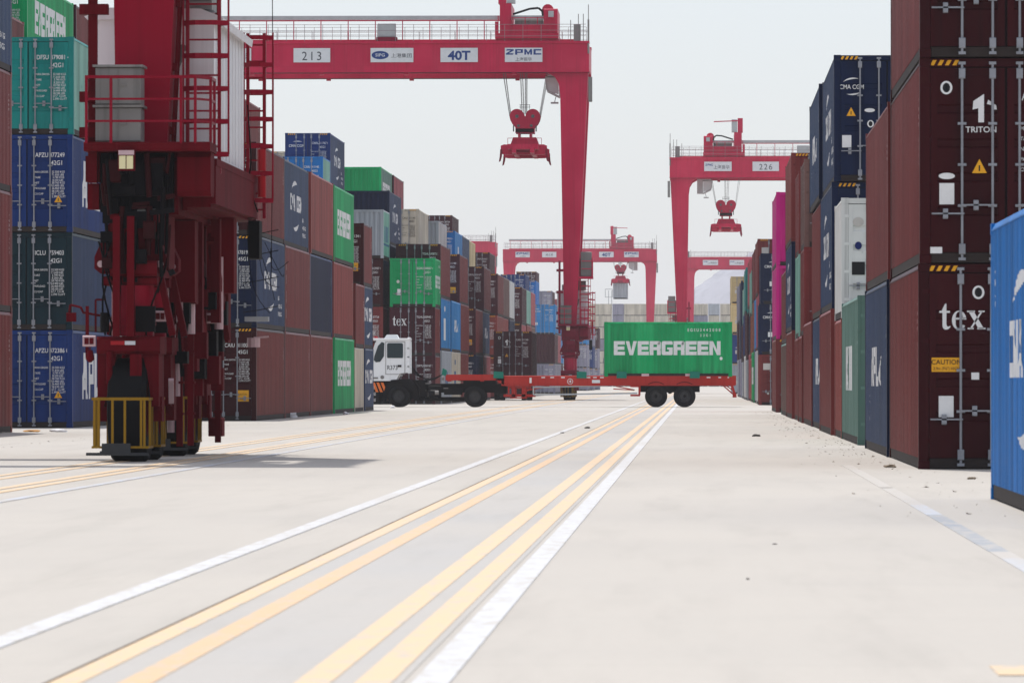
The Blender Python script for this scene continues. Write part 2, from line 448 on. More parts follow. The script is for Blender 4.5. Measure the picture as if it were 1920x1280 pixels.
def art_cma(a, H):
    z = H-.72
    a.text('CMA CGM', -.81, z-.06, .145, .008, .84, 'CENTER')
    a.arc(-.78, z, .26, .20, 60, 150, .035); a.arc(-.80, z, .26, .20, 240, 320, .035)
    a.rect(-1.03, -.82, .78, 1.06, 0); a.ell(-.40, 1.63, .12, .045, 0); oval(a, -.38, 1.32, .075)
def art_line(a, H):
    z = H-.75
    a.text('CMA CGM', -.60, z, .20, .012, .9, 'CENTER'); a.arc(-.55, z+.07, .4, .26, 50, 130, .05); a.rect(-.75, -.5, .9, 1.15)
def art_egn(a, H):
    oval(a, -.78, H-1.25, .075); a.rect(-.82, -.62, .62, .95)
def art_mo(a, H):
    a.poly([(-1.0,H-.45),(-.6,H-.45),(-.6,H-.78),(-1.0,H-.78)]); a.ell(-.75, .6, .06, .06)
def stk_caution(a, H):
    a.rect(-1.03, -.61, 1.37, 1.57, 0)
    a.text('CAUTION', -.82, 1.475, .095, .008, 1.0, 'CENTER', 1); a.text("2.9m (9'6\") HIGH", -.82, 1.395, .062, .003, .84, 'CENTER', 1)
def stk_tri(a, H): a.poly([(-.48, 1.27),(-.27, 1.27),(-.375, 1.47)], 0); a.poly([(-.385,1.30),(-.365,1.30),(-.365,1.38),(-.385,1.38)], 1)
def stk_trir(a, H): a.poly([(.73, .79),(.94, .79),(.835, .98)], 0); a.rect(.825,.845,.82,.90,1)
def stk_sq(a, H): a.rect(.60, .98, .60, .95, 0); a.text('CAUTION', .79, .80, .07, .004, .9, 'CENTER', 1); a.text('HIGH', .79, .66, .08, .004, .9, 'CENTER', 1)
def stk_tri2(a, H): a.poly([(-.93, 1.50),(-.72, 1.50),(-.825, 1.70)], 0); a.rect(-.835,-.815,1.53,1.61,1)
def art_hazard(a, H):
    for s in (-1, 1):
        for i in range(4):
            x = s*(.86) + (i-2)*.105
            a.poly([(x, H-.105),(x+.055, H-.105),(x+.095, H-.03),(x+.04, H-.03)])
def on_hdr(x, z, d): return (x, .009 - d, z)

def side_art(kind, L, H, sx):
    """lettering on a corrugated side wall, cut along the folds and laid into them"""
    k = ('side', kind, L, H, sx)
    if k in CACHE: return CACHE[k]
    a = L2(); m = L/2
    if kind == 'c':
        a.add(block2d('CMA CGM', m-2.7, H*.44, 5.4, .56, .25))
        a.arc(m-.5, H*.5, 2.0, .86, 60, 140, .16); a.arc(m-.2, H*.5, 2.0, .86, 240, 320, .16)
        for i in range(3): a.text(('45G1', 'MAX. 32500 KGS', 'TARE 3740 KGS')[i], m+3.2, H*.34-i*.26, .20, .012, 1.1)
        a.vtext('CMAU478192', .62 if sx > 0 else .62, H-.55, .10)
    elif kind == 'e':
        w = 8.2 if L > 8 else 5.05
        x = (L-w)/2 - .05
        a.add(block2d('EVERGREEN', x, 1.02 if L < 8 else 1.05, w, .66 if L < 8 else .98, .06))
        if L < 8:
            for i, ch in enumerate('EGSU3442008'): a.text(ch, 3.98+i*.148, 2.14, .20, .012, .85, 'CENTER')
            for i, ch in enumerate('22G1'): a.text(ch, 4.57+i*.148, 1.90, .17, .012, .85, 'CENTER')
            a.ell(5.53, .86, .07, .08)
    elif kind == 'a':
        a.add(block2d('APL', m-3.6, .75, 4.6, 1.25, .2)); a.poly([(m+1.3,1.2),(m+3.8,1.75),(m+2.6,1.3),(m+3.4,.8),(m+1.6,1.0)])
    elif kind == 'A':
        a.add(block2d('APL', m-2.4, 1.15, 3.6, .68, .2)); a.poly([(m+1.5,1.35),(m+3.0,1.7),(m+2.3,1.4),(m+2.7,1.15),(m+1.7,1.25)])
        a.vtext('APLU', m-3.4, .95, .12)
    elif kind == 'k':
        a.add(block2d('K', m-3.0, 1.05, 2.0, .90, .2)); a.rect(m-.5, m+.35, 1.05, 1.95); a.rect(m+.8, m+1.6, 1.05, 1.95)
    elif kind == 'h':
        for i in range(4): a.rect(m-1.8+i*1.0, m-1.2+i*1.0, .9, 1.75)
        a.rect(m-2.6, m+2.6, .7, .82)
    elif kind == 's':
        for i, (y0, y1) in enumerate(((.45,.75),(.95,1.35),(1.6,1.9),(2.05,2.25))): a.rect(.55, .75, y0, y1)
    elif kind == 'm':
        a.rect(m-2.4, m-.2, H*.2, H*.62)
        a.ell(m-1.2, H*.8, .8, .16)
    elif kind == 'x':
        a.rect(m-1.4, m+.4, H*.22, H*.66)
    # vertical number column near both ends
    t = {'v': 'TGHU 478021 6', 'e': '', 'c': '', 'n': ''}.get(kind, 'APZU 472386')
    if t and not (kind == 'e' and L < 8): a.vtext(t, .70, H-.62, .125, 1.1, bold=.01); a.vtext(t[:9], L-.55, H-.62, .10, 1.1)
    P = corr(L)
    # sx>0: u = +y; sx<0: u runs from the far end towards the near end
    bm = bmesh.new()
    vs = [bm.verts.new(((x if sx > 0 else L-x), y, 0)) for x, y in a.v]
    for f in a.f:
        try: bm.faces.new([vs[i] for i in f])
        except ValueError: pass
    xs = [v.co.x for v in bm.verts]
    if xs:
        lo, hi = min(xs), max(xs)
        for y, d in P:
            if lo < y < hi:
                bmesh.ops.bisect_plane(bm, geom=bm.verts[:]+bm.edges[:]+bm.faces[:], plane_co=(y,0,0), plane_no=(1,0,0), dist=1e-5)
    for v in bm.verts:
        y, z = v.co.x, v.co.y
        v.co = (sx*(HW-.012-cdep(P, y)+.004), y, z)
    me = bpy.data.meshes.new('side_lettering'); bm.to_mesh(me); bm.free()
    CACHE[k] = me
    return me

IDS = [('TGHU 478021 6','45G1'),('TCNU 400841 5','45G1'),('APZU 472386 0','42G1'),('TRIU 607724 1','45G1'),('DRYU 450167 5','42G1'),('CAIU 811140 3','45G1')]
IDN = [0]
def container(loc, L, H, color, end, sides, label, group='stacked shipping containers', rz=0, side=None, lod=2, ident=None, vis=1, extra=()):
    t = empty('shipping_container', loc, rz)
    tag(t, label, 'container', group)
    cm = cmat(color); sm = cmat(side) if side else cm  # fading and grazing light on the walls go into a paler side paint
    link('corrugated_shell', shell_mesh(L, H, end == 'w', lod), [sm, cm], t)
    link('corner_frame', frame_mesh(L, H, lod), [cm, M_GRIME_SHADE], t)
    if end != 'w' and lod >= 1:
        for sx in (-1, 1):
            d = link('door', door_mesh(H, sx, lod), [cm, M_RUB], t)
            for w in (0, 1): link('locking_rod', rod_mesh(H, sx, w, lod), M_ROD, d)
            if sx > 0:
                if ident is None: ident = IDS[IDN[0] % len(IDS)]; IDN[0] += 1
                ink = M_BLK if color in ('wh','be','gy') else M_LET
                link('lettering', end_art(ident[0], id_art(*ident), H), ink, d)
                if 'q' in extra: link('caution_sticker', end_art('sq', stk_sq, H), [M_YEL, M_BLK], d)
                if 'y' in extra: link('warning_triangle', end_art('trir', stk_trir, H), [M_YEL, M_BLK], d)
            else:
                fn = dict(T=art_triton, t=art_tex, u=art_tex2, r=art_reefer, C=art_cma, c=art_line, E=art_egn, m=art_mo).get(end, art_plate)
                if lod >= 1: link('lettering', end_art(fn.__name__, fn, H), [M_LET if end in 'TtuCcE' else M_STK, M_BLK if end in 'TtC' else plain('blue_sticker', (.01,.02,.12)) if end == 'r' else M_STK] + ([M_BLK] if end == 'r' else []), d)
                if end == 't': link('caution_sticker', end_art('caution', stk_caution, H), [M_YEL, M_BLK], d)
                if end in 'TC': link('warning_triangle', end_art('tri' if end == 'T' else 'tri2', stk_tri if end == 'T' else stk_tri2, H), [M_YEL, M_BLK], d)
        if H > 2.8:
            k = ('haz', H)
            if k not in CACHE: a = L2(); art_hazard(a, H); CACHE[k] = a.lay(on_hdr)
            link('hazard_stripes', CACHE[k], M_YEL, t)
    if sides and lod >= 1:
        for kind in sides:
            if kind != 'n':
                ink = M_LET if color not in ('wh','be','pg','gy') else plain('faded_blue_ink', (.05,.12,.25), .5, .3)
                if kind == 'E': kind, ink = 'e', M_LET
                link('side_lettering', side_art(kind, L, H, vis), ink, t)
    return t

ORD = ['first','second','third','fourth','fifth','sixth','seventh','eighth','ninth','tenth','eleventh','twelfth','thirteenth','fourteenth','fifteenth','sixteenth','seventeenth','eighteenth','nineteenth','twentieth']
def levelword(i, n):
    if i == 0: return 'bottom'
    if i == n-1: return 'topmost'
    return ['', 'second lowest', 'third lowest', 'fourth lowest'][i]
def stack(X, vis, Y, L, phrase, levels, lod=2, skip=0):
    """X = the face of the stack that looks onto the road, vis = +1 if that is its +x side"""
    z = 0.004; cx = X - vis*HW; n = len(levels)
    for i, lv in enumerate(levels):
        p = lv.split(); H = 2.896 if p[0] == '9' else 2.591
        c = p[1].split('/'); end = p[2] if len(p) > 2 else 'd'; sd = p[3] if len(p) > 3 else 'v'
        ext = p[4] if len(p) > 4 and ':' not in p[4] else ''
        ident = None
        for q in p[4:]:
            if ':' in q: a, b = q.split(':'); ident = (a.replace('_', ' '), b)
        jx = JR.uniform(-.05, .05) if n > 1 else 0
        if i >= skip:
            name = PAL[c[0]][0]
            lab = f'{levelword(i, n)} {name} container of {phrase}' if n > 1 else f'{name} container, {phrase}'
            container((cx + jx, Y + JR.uniform(-.06,.06), z), L, H, c[0], end, sd, lab, side=c[1] if len(c) > 1 else None, lod=lod, vis=vis, ident=ident, extra=ext)
        z += H + .004

JR = random.Random(5)
F, T = 12.192, 6.058
RX = 3.08
# right-hand row, from the camera outwards
stack(RX, -1, 47.9, F, 'the only blue one at the right edge of the road', ['9 rl d c'])
stack(RX, -1, 80.4, F, 'the tall dark stack nearest the camera on the right', ['9 mr/br t v', '9 mr/br T v', '9 mr/br d v'])
stack(RX, -1, 93.0, F, 'the stack right behind the tall dark one on the right', ['9 nv/bg d A', '9 br d v'])
stack(RX, -1, 110.2, F, 'alone on the ground before the short white topped stack', ['9 sg d k'])
stack(RX, -1, 122.8, T, 'the short white topped stack on the right', ['8 rb d v', '8 wh r n'])
stack(RX, -1, 130.4, F, 'the stack with navy end doors beside the white one', ['9 br d v', '9 nv/bg C c', '9 nv/bg C c'])
stack(RX, -1, 142.9, F, 'the stack hidden behind the navy doors on the right', ['9 nv/bg d A', '9 br d v', '9 nv/bg d A'])
stack(RX, -1, 155.2, F, 'alone on the ground two bays behind the navy doors', ['9 br d v'])
stack(RX, -1, 167.9, T, 'the shaded short stack left of the navy doors', ['8 br d v', '8 br d v', '8 gb d v'])
stack(RX, -1, 177.3, T, 'the stack just right of the red panelled end', ['8 br d v', '8 pg d v', '8 br d v'])
stack(RX, -1, 186.2, F, 'the red topped stack right of the pink one', ['9 br d v', '9 nv/bg d c', '9 br/rb d v'])
stack(RX, -1, 200.0, F, 'the low pair in front of the pink stack', ['8 sg/gb d v', '8 br d v'])
stack(RX, -1, 224.8, F, 'the pink stack on the right, last before the crossing', ['9 br d v', '9 mg w v', '9 mg w v'])
# right-hand row beyond the crossing
RB = 3.16
stack(RB, -1, 292.0, T, 'the navy stack at the far crossing corner', ['8 br m v', '8 nv c v', '8 nv c v'])
RBLK = [(299, ['9 wh d v','9 pk d v','9 br m v']), (311.5, ['9 gy d v','9 sb d v','9 br d v']), (324, ['9 gr d e','9 ob d v','9 br d v']),
        (337, ['8 pk d v','8 ob d v','8 pg d v']), (349.5, ['9 pk d v','9 nv d v','9 pk d v']), (362, ['8 gy d v','9 pb d v','9 tl d v']),
        (374.5, ['9 wh d v','9 pb d v','9 tl d v']), (387, ['9 lv d v','9 bl d v','9 pg d v']), (399.5, ['8 gy d v','8 pb d v','8 pg d v']),
        (424, ['9 lv d v','9 nv d v','9 nv d v']), (436.5, ['9 lv d v','9 pb d v','9 lv d v']), (449, ['9 gy d v','9 pb d v','9 lv d v']), (548, ['9 gy d v','9 bl d v','9 ye d v','8 ye d v'])]
for i, (y, lv) in enumerate(RBLK):
    stack(RB, -1, y, F, f'the {ORD[i+1]} stack past the crossing on the right', lv, lod=1)
# left-hand block in front of the crossing: rows one to three counted from the road
XA = -13.8; RW = 2.82
stack(XA-RW, 1, 125.0, F, 'the stack cut by the left edge of the photo', ['9 br d v', '9 br d v', '9 br d v', '9 nv/bg d c'])
stack(XA-RW, 1, 150.6, F, 'the stack under the teal doors', ['8 bl d a y APZU_472386_0:42G1', '8 dt/bg d v n ICLU_759403_1:42G1', '8 bl d a y APZU_477249_1:42G1', '8 tl/pg d v n DFSU_479081_4:42G1'])
stack(XA-2*RW, 1, 151.6, F, 'the partly hidden inner stack above the teal doors', ['9 br d v','9 br d v','9 br d v','9 br d v'], skip=3)
stack(XA-2*RW, 1, 164.2, F, 'the inner stack whose green top rises above the teal doors', ['8 gr d e','8 gr d e','8 gr d e','8 gr d e','8 gr d e'], skip=3)
stack(XA-2*RW, 1, 176.8, F, 'the inner brown stack beside the tall green one', ['8 br d v','8 br d v','8 br d v','8 br d v','8 pb/br d v'], skip=3)
stack(XA-RW, 1, 203.2, F, 'the inner stack showing behind the front crane ladder', ['9 br d v','9 br d v','9 br d v','9 br d v'])
stack(XA, 1, 177.2, F, 'the first full stack right of the front crane', ['9 mr/br d v q CAIU_811007_5:45G1', '9 nv/bg d c n CMAU_478192_7:45G1', '9 mr/br d v'])
stack(XA, 1, 189.8, F, 'the second stack right of the front crane', ['9 br d v', '9 br d s', '9 nv/bg d c'])
stack(XA, 1, 202.6, F, 'the third stack right of the front crane', ['9 br d v', '9 bl/nv d v', '9 rb d v'])
stack(XA, 1, 216.0, F, 'the fourth stack right of the front crane', ['9 gr d e', '9 rb d v', '9 gr d e'])
stack(XA, 1, 229.2, T, 'the short low stack after the green one on the left', ['8 be d v', '8 br d v'])
stack(XA, 1, 235.5, T, 'the short stack just left of the white truck cab', ['8 bg d c', '8 nv/bg d c', '8 mr/br d v q CAIU_811134_0:45G1'])
# left-hand block beyond the crossing
XB = -13.98
stack(XB, 1, 303.0, T, 'the green doored stack behind the white cab', ['8 pb/br d v n DRYU_450167_5:42G1', '8 pb/br u v n TGHU_400945_5:42G1', '8 gr E E n EGHU_300057_6:22G1'])
stack(XB-RW, 1, 303.0, T, 'the short inner stack left of the green door', ['8 pb/rb d n','8 br d n','8 mr/nv d n n CAIU_812937_0:22G1','8 gy/pg w h'])
stack(XB-2*RW, 1, 297.0, T, 'the inner stack under the tall blue doors', ['8 bl d v','8 bl d v','8 bl d v','8 bl d v','8 rl/pg d v'], skip=3)
stack(XB-2*RW, 1, 303.8, F, 'the tall inner stack with blue doors on the skyline', ['9 bl d c','9 bl d c','9 bl d c','9 bl d c','9 bl/bg c c n CMAU_511767_0:45G1'], skip=3)
stack(XB-3*RW, 1, 328.0, F, 'the far inner stack peeping left of the tall blue doors', ['9 be d v','9 be d v','9 be d v','9 be d v','9 be d v'], skip=4)
stack(XB-RW, 1, 309.4, F, 'the inner stack with a blank navy end', ['9 nv d c','9 nv d c','9 nv d c','9 nv/bg w c'])
stack(XB-2*RW, 1, 352.0, F, 'the inner stack with a blank green end on the skyline', ['9 gr d e','9 gr d e','9 gr d e','9 gr d e','9 gr/sg w e'], skip=3)
stack(XB-2*RW, 1, 366.0, F, 'the inner stack right behind the blank green end', ['9 br d v','9 br d v','9 br d v','9 pk d v','9 pb/pk d v'], skip=3)
stack(XB-RW, 1, 342.5, F, 'the inner stack with beige doors on top', ['9 br d v','9 br d v','9 br d v','9 be d v'])
stack(XB-RW, 1, 368.0, F, 'the inner stack with a pale streaked end', ['9 br d v','9 br d v','9 br d v','9 gy/wh w n'], skip=3)
stack(XB-RW, 1, 392.5, F, 'the inner stack right of the streaked one', ['9 br d v','9 br d v','9 br d v','9 rl/sb d x'], skip=3)
stack(XB-RW, 1, 405.5, F, 'the inner stack after the bright blue doors', ['9 br d v','9 br d v','9 br d v','9 nv/bg d v'], skip=3)
stack(XB-RW, 1, 418.0, F, 'the inner stack with a sandy side', ['9 br d v','9 br d v','9 br d v','9 ye d n'], skip=3)
stack(XB-2*RW, 1, 455.0, F, 'the tall inner stack of purple brown doors on the skyline', ['9 pb d v','9 pb d v','9 pb d v','9 pb d v','9 pb d v'], skip=4)
stack(XB-RW, 1, 458.0, F, 'the inner stack below the far pink girder', ['9 br d v','9 br d v','9 pb d v','9 pb d v'], skip=3, lod=1)
LB = [(309.4, ['9 gy d h','9 bl/sb d m','9 pb/br d v n TGHU_600875_5:45G1'], 'the stack behind the green door, its doors half hidden'),
      (321.9, ['9 be d m','9 sb d A'], 'the sky blue topped pair on the left'),
      (334.4, ['9 br d v','9 br d v','9 pb/br d v q'], 'the stack with an orange sticker high on its door'),
      (358.0, ['9 nv d v','9 pb/br d v q'], 'the stack with an orange sticker low on its door'),
      (370.5, ['9 pk d v','9 nv/bg d A','9 pb/br d v'], 'the stack with a navy side under a brown top'),
      (395.5, ['9 br d v','9 rb d v','9 pb/br d v'], 'the stack left behind the parked brown trailer load'),
      (408.0, ['9 br d v','9 rb d v','9 gb d v'], 'the stack with an olive brown top on the left'),
      (420.5, ['9 nv d v','9 nv d A','9 gy/wh d v'], 'the stack with a pale grey top on the left'),
      (452.0, ['9 mr d v','9 mr/pk d v','9 pb d v'], 'the stack with dark doors left of the red leg'),
      (464.5, ['9 br d v','9 rb d v','9 pg d v'], 'the pale green topped stack by the leg'),
      (477.0, ['9 br d v','9 gb d v','9 pk d v'], 'the faded red topped stack by the leg'),
      (555.0, ['9 lv d v','9 pb w v','9 sb c x'], 'the blue doored stack touching the red crane leg'),
      (567.5, ['9 lv d v','9 pk d v','9 sb d x'], 'the stack behind the blue doored one'),
      (580.0, ['9 pb d v','9 sb d x','9 sb d v'], 'the third blue topped stack by the leg'),
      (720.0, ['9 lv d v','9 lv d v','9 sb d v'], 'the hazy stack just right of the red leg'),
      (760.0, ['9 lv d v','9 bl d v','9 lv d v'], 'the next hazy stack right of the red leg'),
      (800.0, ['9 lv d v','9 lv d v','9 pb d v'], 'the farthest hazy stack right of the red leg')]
for y, lv, ph in LB: stack(XB, 1, y, F, ph, lv, lod=2 if y < 500 else 1)
stack(XB-RW, 1, 553.0, F, 'the inner stack with navy doors below the far gantry', ['9 nv d v','9 nv d v','9 bl d v','9 bl d v'], skip=3, lod=1)
stack(XB-2*RW, 1, 690.0, F, 'the tall purple inner stack below the far gantry', ['9 pb d v','9 pb d v','9 pb d v','9 pb d v','9 pb d v'], skip=4, lod=1)
stack(XB-RW, 1, 589.0, F, 'the teal blue inner stack by the leg', ['9 sb d v','9 sb d v','9 rl d v','9 rl d v'], skip=2, lod=1)
stack(XB-RW, 1, 655.0, F, 'the inner purple stack near the red leg', ['9 pb d v','9 pb d v','9 pb d v','9 lv/pb d v'], skip=3, lod=1)
stack(XB-RW, 1, 720.0, F, 'the last inner stack near the red leg', ['9 pb d v','9 pb d v','9 pb d v','9 pk d v'], skip=3, lod=1)
# far wall of stacked empties across the end of the road
random.seed(3)
x = -25.0; k = 0
wall = [('be',T),('lv',CW),('be',T),('be',T),('be',T),('gy',CW),('be',T),('be',T),('lv',CW),('gy',CW),('lv',CW),('be',T)]  # pale colours carry part of the distance haze
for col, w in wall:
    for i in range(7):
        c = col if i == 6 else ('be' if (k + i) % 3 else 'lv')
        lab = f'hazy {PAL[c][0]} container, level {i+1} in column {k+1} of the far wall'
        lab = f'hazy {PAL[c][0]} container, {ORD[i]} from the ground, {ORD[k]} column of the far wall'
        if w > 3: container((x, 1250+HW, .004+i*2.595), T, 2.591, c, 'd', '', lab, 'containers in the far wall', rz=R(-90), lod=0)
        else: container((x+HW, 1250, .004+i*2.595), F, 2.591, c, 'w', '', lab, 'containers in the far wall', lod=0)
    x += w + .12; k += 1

# ------------------------------------------------------------------ ground, markings, hill
CONC, CONC2 = (.462,.428,.385), (.435,.410,.380)
def concrete(key, c, c2):
    m, N, L, b = base_mat(key, .72, .25)
    v = coords(N, L, (1,1,1), False)
    a = ramp(N, L, noise(N, L, v, .09, 5, .6), .35, .7)
    g = ramp(N, L, noise(N, L, coords(N, L, (1.6,.12,1), False), 1.0, 6, .65), .45, .75)
    fine = noise(N, L, v, 14, 6, .7)
    col = mixc(N, L, mul(N, L, a, .55), c, c2)
    col = mixc(N, L, mul(N, L, g, .42), col, tuple(x*.74 for x in c))
    col = mixc(N, L, mul(N, L, ramp(N, L, fine, .35, .75), .20), col, tuple(x*.70 for x in c))
    st = ramp(N, L, noise(N, L, v, .7, 8, .75), .66, .74)
    col = mixc(N, L, mul(N, L, st, .35), col, tuple(x*.55 for x in c))
    br = N.new('ShaderNodeTexBrick'); br.inputs['Scale'].default_value = 1.0
    br.inputs['Mortar Size'].default_value = .012; br.inputs['Brick Width'].default_value = 900; br.inputs['Row Height'].default_value = 5.0
    br.offset = 0; br.inputs['Color1'].default_value = (0,0,0,1); br.inputs['Color2'].default_value = (0,0,0,1); br.inputs['Mortar'].default_value = (1,1,1,1)
    cv = coords(N, L, (1,1,1), False); cv.node.inputs['Location'].default_value = (450,0,0); L.new(cv, br.inputs['Vector'])
    col = mixc(N, L, mul(N, L, br.outputs['Color'], .22), col, tuple(x*.35 for x in c))
    L.new(col, b.inputs['Base Color'])
    bp = N.new('ShaderNodeBump'); bp.inputs['Strength'].default_value = .12; bp.inputs['Distance'].default_value = .01
    L.new(fine, bp.inputs['Height']); L.new(bp.outputs[0], b.inputs['Normal'])
    return m
M_CONC = concrete('pale_concrete', CONC, (.40,.375,.345)); M_CONC2 = concrete('grey_concrete', CONC2, (.38,.38,.385))
def sheet(name, x0, x1, y0, y1, z, mat, kind='structure'):
    mb = MB(); n = max(1, int((y1-y0)/40))
    vs = []; fs = []
    for i in range(n+1):
        y = y0 + (y1-y0)*i/n; vs += [(x0,y,z),(x1,y,z)]
    for i in range(n): fs.append((2*i, 2*i+1, 2*i+3, 2*i+2))
    if z > .002:      # a thin slab: its long edges reach down to the surface below
        for k in (0, 1):
            b = len(vs); e = [(v[0], v[1], 0) for v in vs[k:2*n+2:2]]; vs += e
            for i in range(n): fs.append((2*i+k, 2*i+2+k, b+i+1, b+i))
    mb.add(vs, fs); o = part(name, mb, mat, None); tag(o, kind=kind); return o
sheet('ground', -320, 320, -25, 2600, 0, M_CONC)
sheet('crane_runway', -2.66, -1.22, -24, 1200, .004, M_CONC2)
Y1 = wornpaint('road_yellow', (.64,.475,.305), CONC, .6); Y2 = wornpaint('road_orange', (.62,.43,.262), CONC, .6)
W1 = wornpaint('road_white', (.56,.56,.57), CONC, .75); W2 = wornpaint('road_white_worn', (.46,.48,.525), CONC, 1.0, 3)
for xc, w, m, y1, z in ((-2.60,.13,Y1,1000,.008), (-2.31,.14,Y2,1000,.008), (-1.585,.15,Y1,1000,.008), (-1.335,.15,Y1,1000,.008),
                  (-1.10,.155,W1,1000,.008), (-3.32,.15,W1,1000,.008), (-9.16,.13,Y1,1000,.008), (-8.86,.13,Y1,1000,.008),
                  (-8.05,.14,Y1,1000,.008), (-7.80,.13,Y1,1000,.008), (-7.18,.12,W2,1000,.008)):
    sheet('lane_marking', xc-w/2, xc+w/2, -23, y1, z, m)
W3 = wornpaint('road_white_ghost', (.465,.437,.405), CONC, 1.0, 3); W4 = wornpaint('tar_patch', (.30,.32,.35), CONC, .9, 4)
for y0, y1, m in ((-23,40,W2), (40,41.5,W3), (41.5,53,W4), (53,57,W2), (57,66,W3), (66.5,84,W3)): sheet('lane_marking', 2.12, 2.27, y0, y1, .004, m)
sheet('slab_joint', -2.695, -2.678, -23, 400, .003, plain('joint_dirt', (.12,.09,.065), .9, .6, .1))
sheet('bay_marking', 1.27, 1.60, 24.1, 24.9, .004, Y1)
# wooded hill behind the far wall, distance haze put into its pale colour
random.seed(11)
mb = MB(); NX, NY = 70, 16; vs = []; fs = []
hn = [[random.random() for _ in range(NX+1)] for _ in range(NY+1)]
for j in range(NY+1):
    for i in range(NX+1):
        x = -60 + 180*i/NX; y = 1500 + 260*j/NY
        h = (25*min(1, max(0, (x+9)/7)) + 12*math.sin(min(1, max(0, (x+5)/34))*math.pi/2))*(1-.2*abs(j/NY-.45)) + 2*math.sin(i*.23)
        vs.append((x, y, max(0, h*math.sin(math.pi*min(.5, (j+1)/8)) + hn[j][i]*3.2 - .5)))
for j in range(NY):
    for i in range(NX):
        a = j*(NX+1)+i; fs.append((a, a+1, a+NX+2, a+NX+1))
mb.add(vs, fs); tag(part('hill', mb, plain('hazed_hillside', (.36,.36,.40), .8, .35, .2, 0, .15), None, True), kind='structure')

# ------------------------------------------------------------------ crane materials
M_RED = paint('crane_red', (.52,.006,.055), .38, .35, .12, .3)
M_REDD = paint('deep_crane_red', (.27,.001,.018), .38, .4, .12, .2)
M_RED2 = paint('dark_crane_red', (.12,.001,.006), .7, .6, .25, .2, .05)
M_BLACK = plain('grimy_black', (.004,.003,.004), .7, .3, .1)
M_TYRE = plain('tyre_rubber', (.008,.008,.009), .8, .3, .1)
M_WHT = paint('house_white', (.82,.81,.82), .4, .22, .1, .1)
M_GRY = paint('cabinet_grey', (.22,.21,.20), .45, .4, .25, .3)
M_LGRY = plain('light_grey_metal', (.42,.44,.45), .45, .25)
M_YGD = paint('guard_yellow', (.28,.15,.008), .5, .6, .3, .2)
M_SIGN = plain('sign_white', (.66,.67,.70), .45, .15)
M_INK = plain('sign_blue', (.012,.045,.20), .5, .1)
M_INKD = plain('sign_grey_ink', (.05,.055,.07), .5, .1)
M_LAMP = plain('lamp_glass', (.80,.72,.42), .25, .05)
M_SILV = plain('rope_steel', (.10,.10,.105), .4, .2, .5, .4)
M_GLASS = glass('tinted_glass')
M_RREF = plain('reflector_red', (.38,.008,.014), .4, .1)
M_PALE = plain('pale_fitting', (.60,.42,.44), .5, .3)

def tyre(parent, c, r, w, rimmat, sgn=1, nm='wheel'):
    """rim with hub, its tyre a sub-part; axis along y unless turned by the caller"""
    mb = MB(sgn)
    mb.lathe([(0,-w*.20),(r*.16,-w*.24),(r*.2,-w*.12),(r*.42,-w*.10),(r*.5,-w*.30),(r*.56,-w*.42),(r*.58,0),(r*.56,w*.42),(r*.42,w*.1),(0,w*.1)], c, 24)
    for i in range(8):
        t = 2*math.pi*i/8; mb.cyl((c[0]+r*.3*math.cos(t), c[1]-w*.16, c[2]+r*.3*math.sin(t)), (c[0]+r*.3*math.cos(t), c[1]-w*.08, c[2]+r*.3*math.sin(t)), r*.035, 6)
    wh = part(nm, mb, rimmat, parent, True)
    mb = MB(sgn)
    prof = [(r*.55,-w*.40),(r*.62,-w*.48),(r*.85,-w*.52),(r*.95,-w*.49)] + ([(r,-w*.40),(r,w*.40)] if r >= .7 else [])
    for k in range(5 if r < .7 else 0):
        a = -w*.46 + k*w*.92/4
        if k: prof += [(r*.965, a-w*.02), (r, a-w*.02+.001)]
        prof += [(r, a+w*.1)] if k < 4 else [(r, a)]
        if k < 4: prof += [(r*.965, a+w*.1+.001)]
    prof += [(r*.95,w*.49),(r*.85,w*.52),(r*.62,w*.48),(r*.55,w*.40)]
    mb.lathe(prof, c, 32); part('tyre', mb, M_TYRE, wh, True)
    return wh
def crane_wheel(parent, c, r, w, sgn):
    # crane wheels roll along y: axis along x
    wh = tyre(parent, (0,0,0), r, w, M_RED2)
    for o in (wh, *wh.children):
        o.data.transform(Matrix.Translation((sgn*c[0], c[1], c[2])) @ Matrix.Rotation(R(90), 4, 'Z'))
    return wh
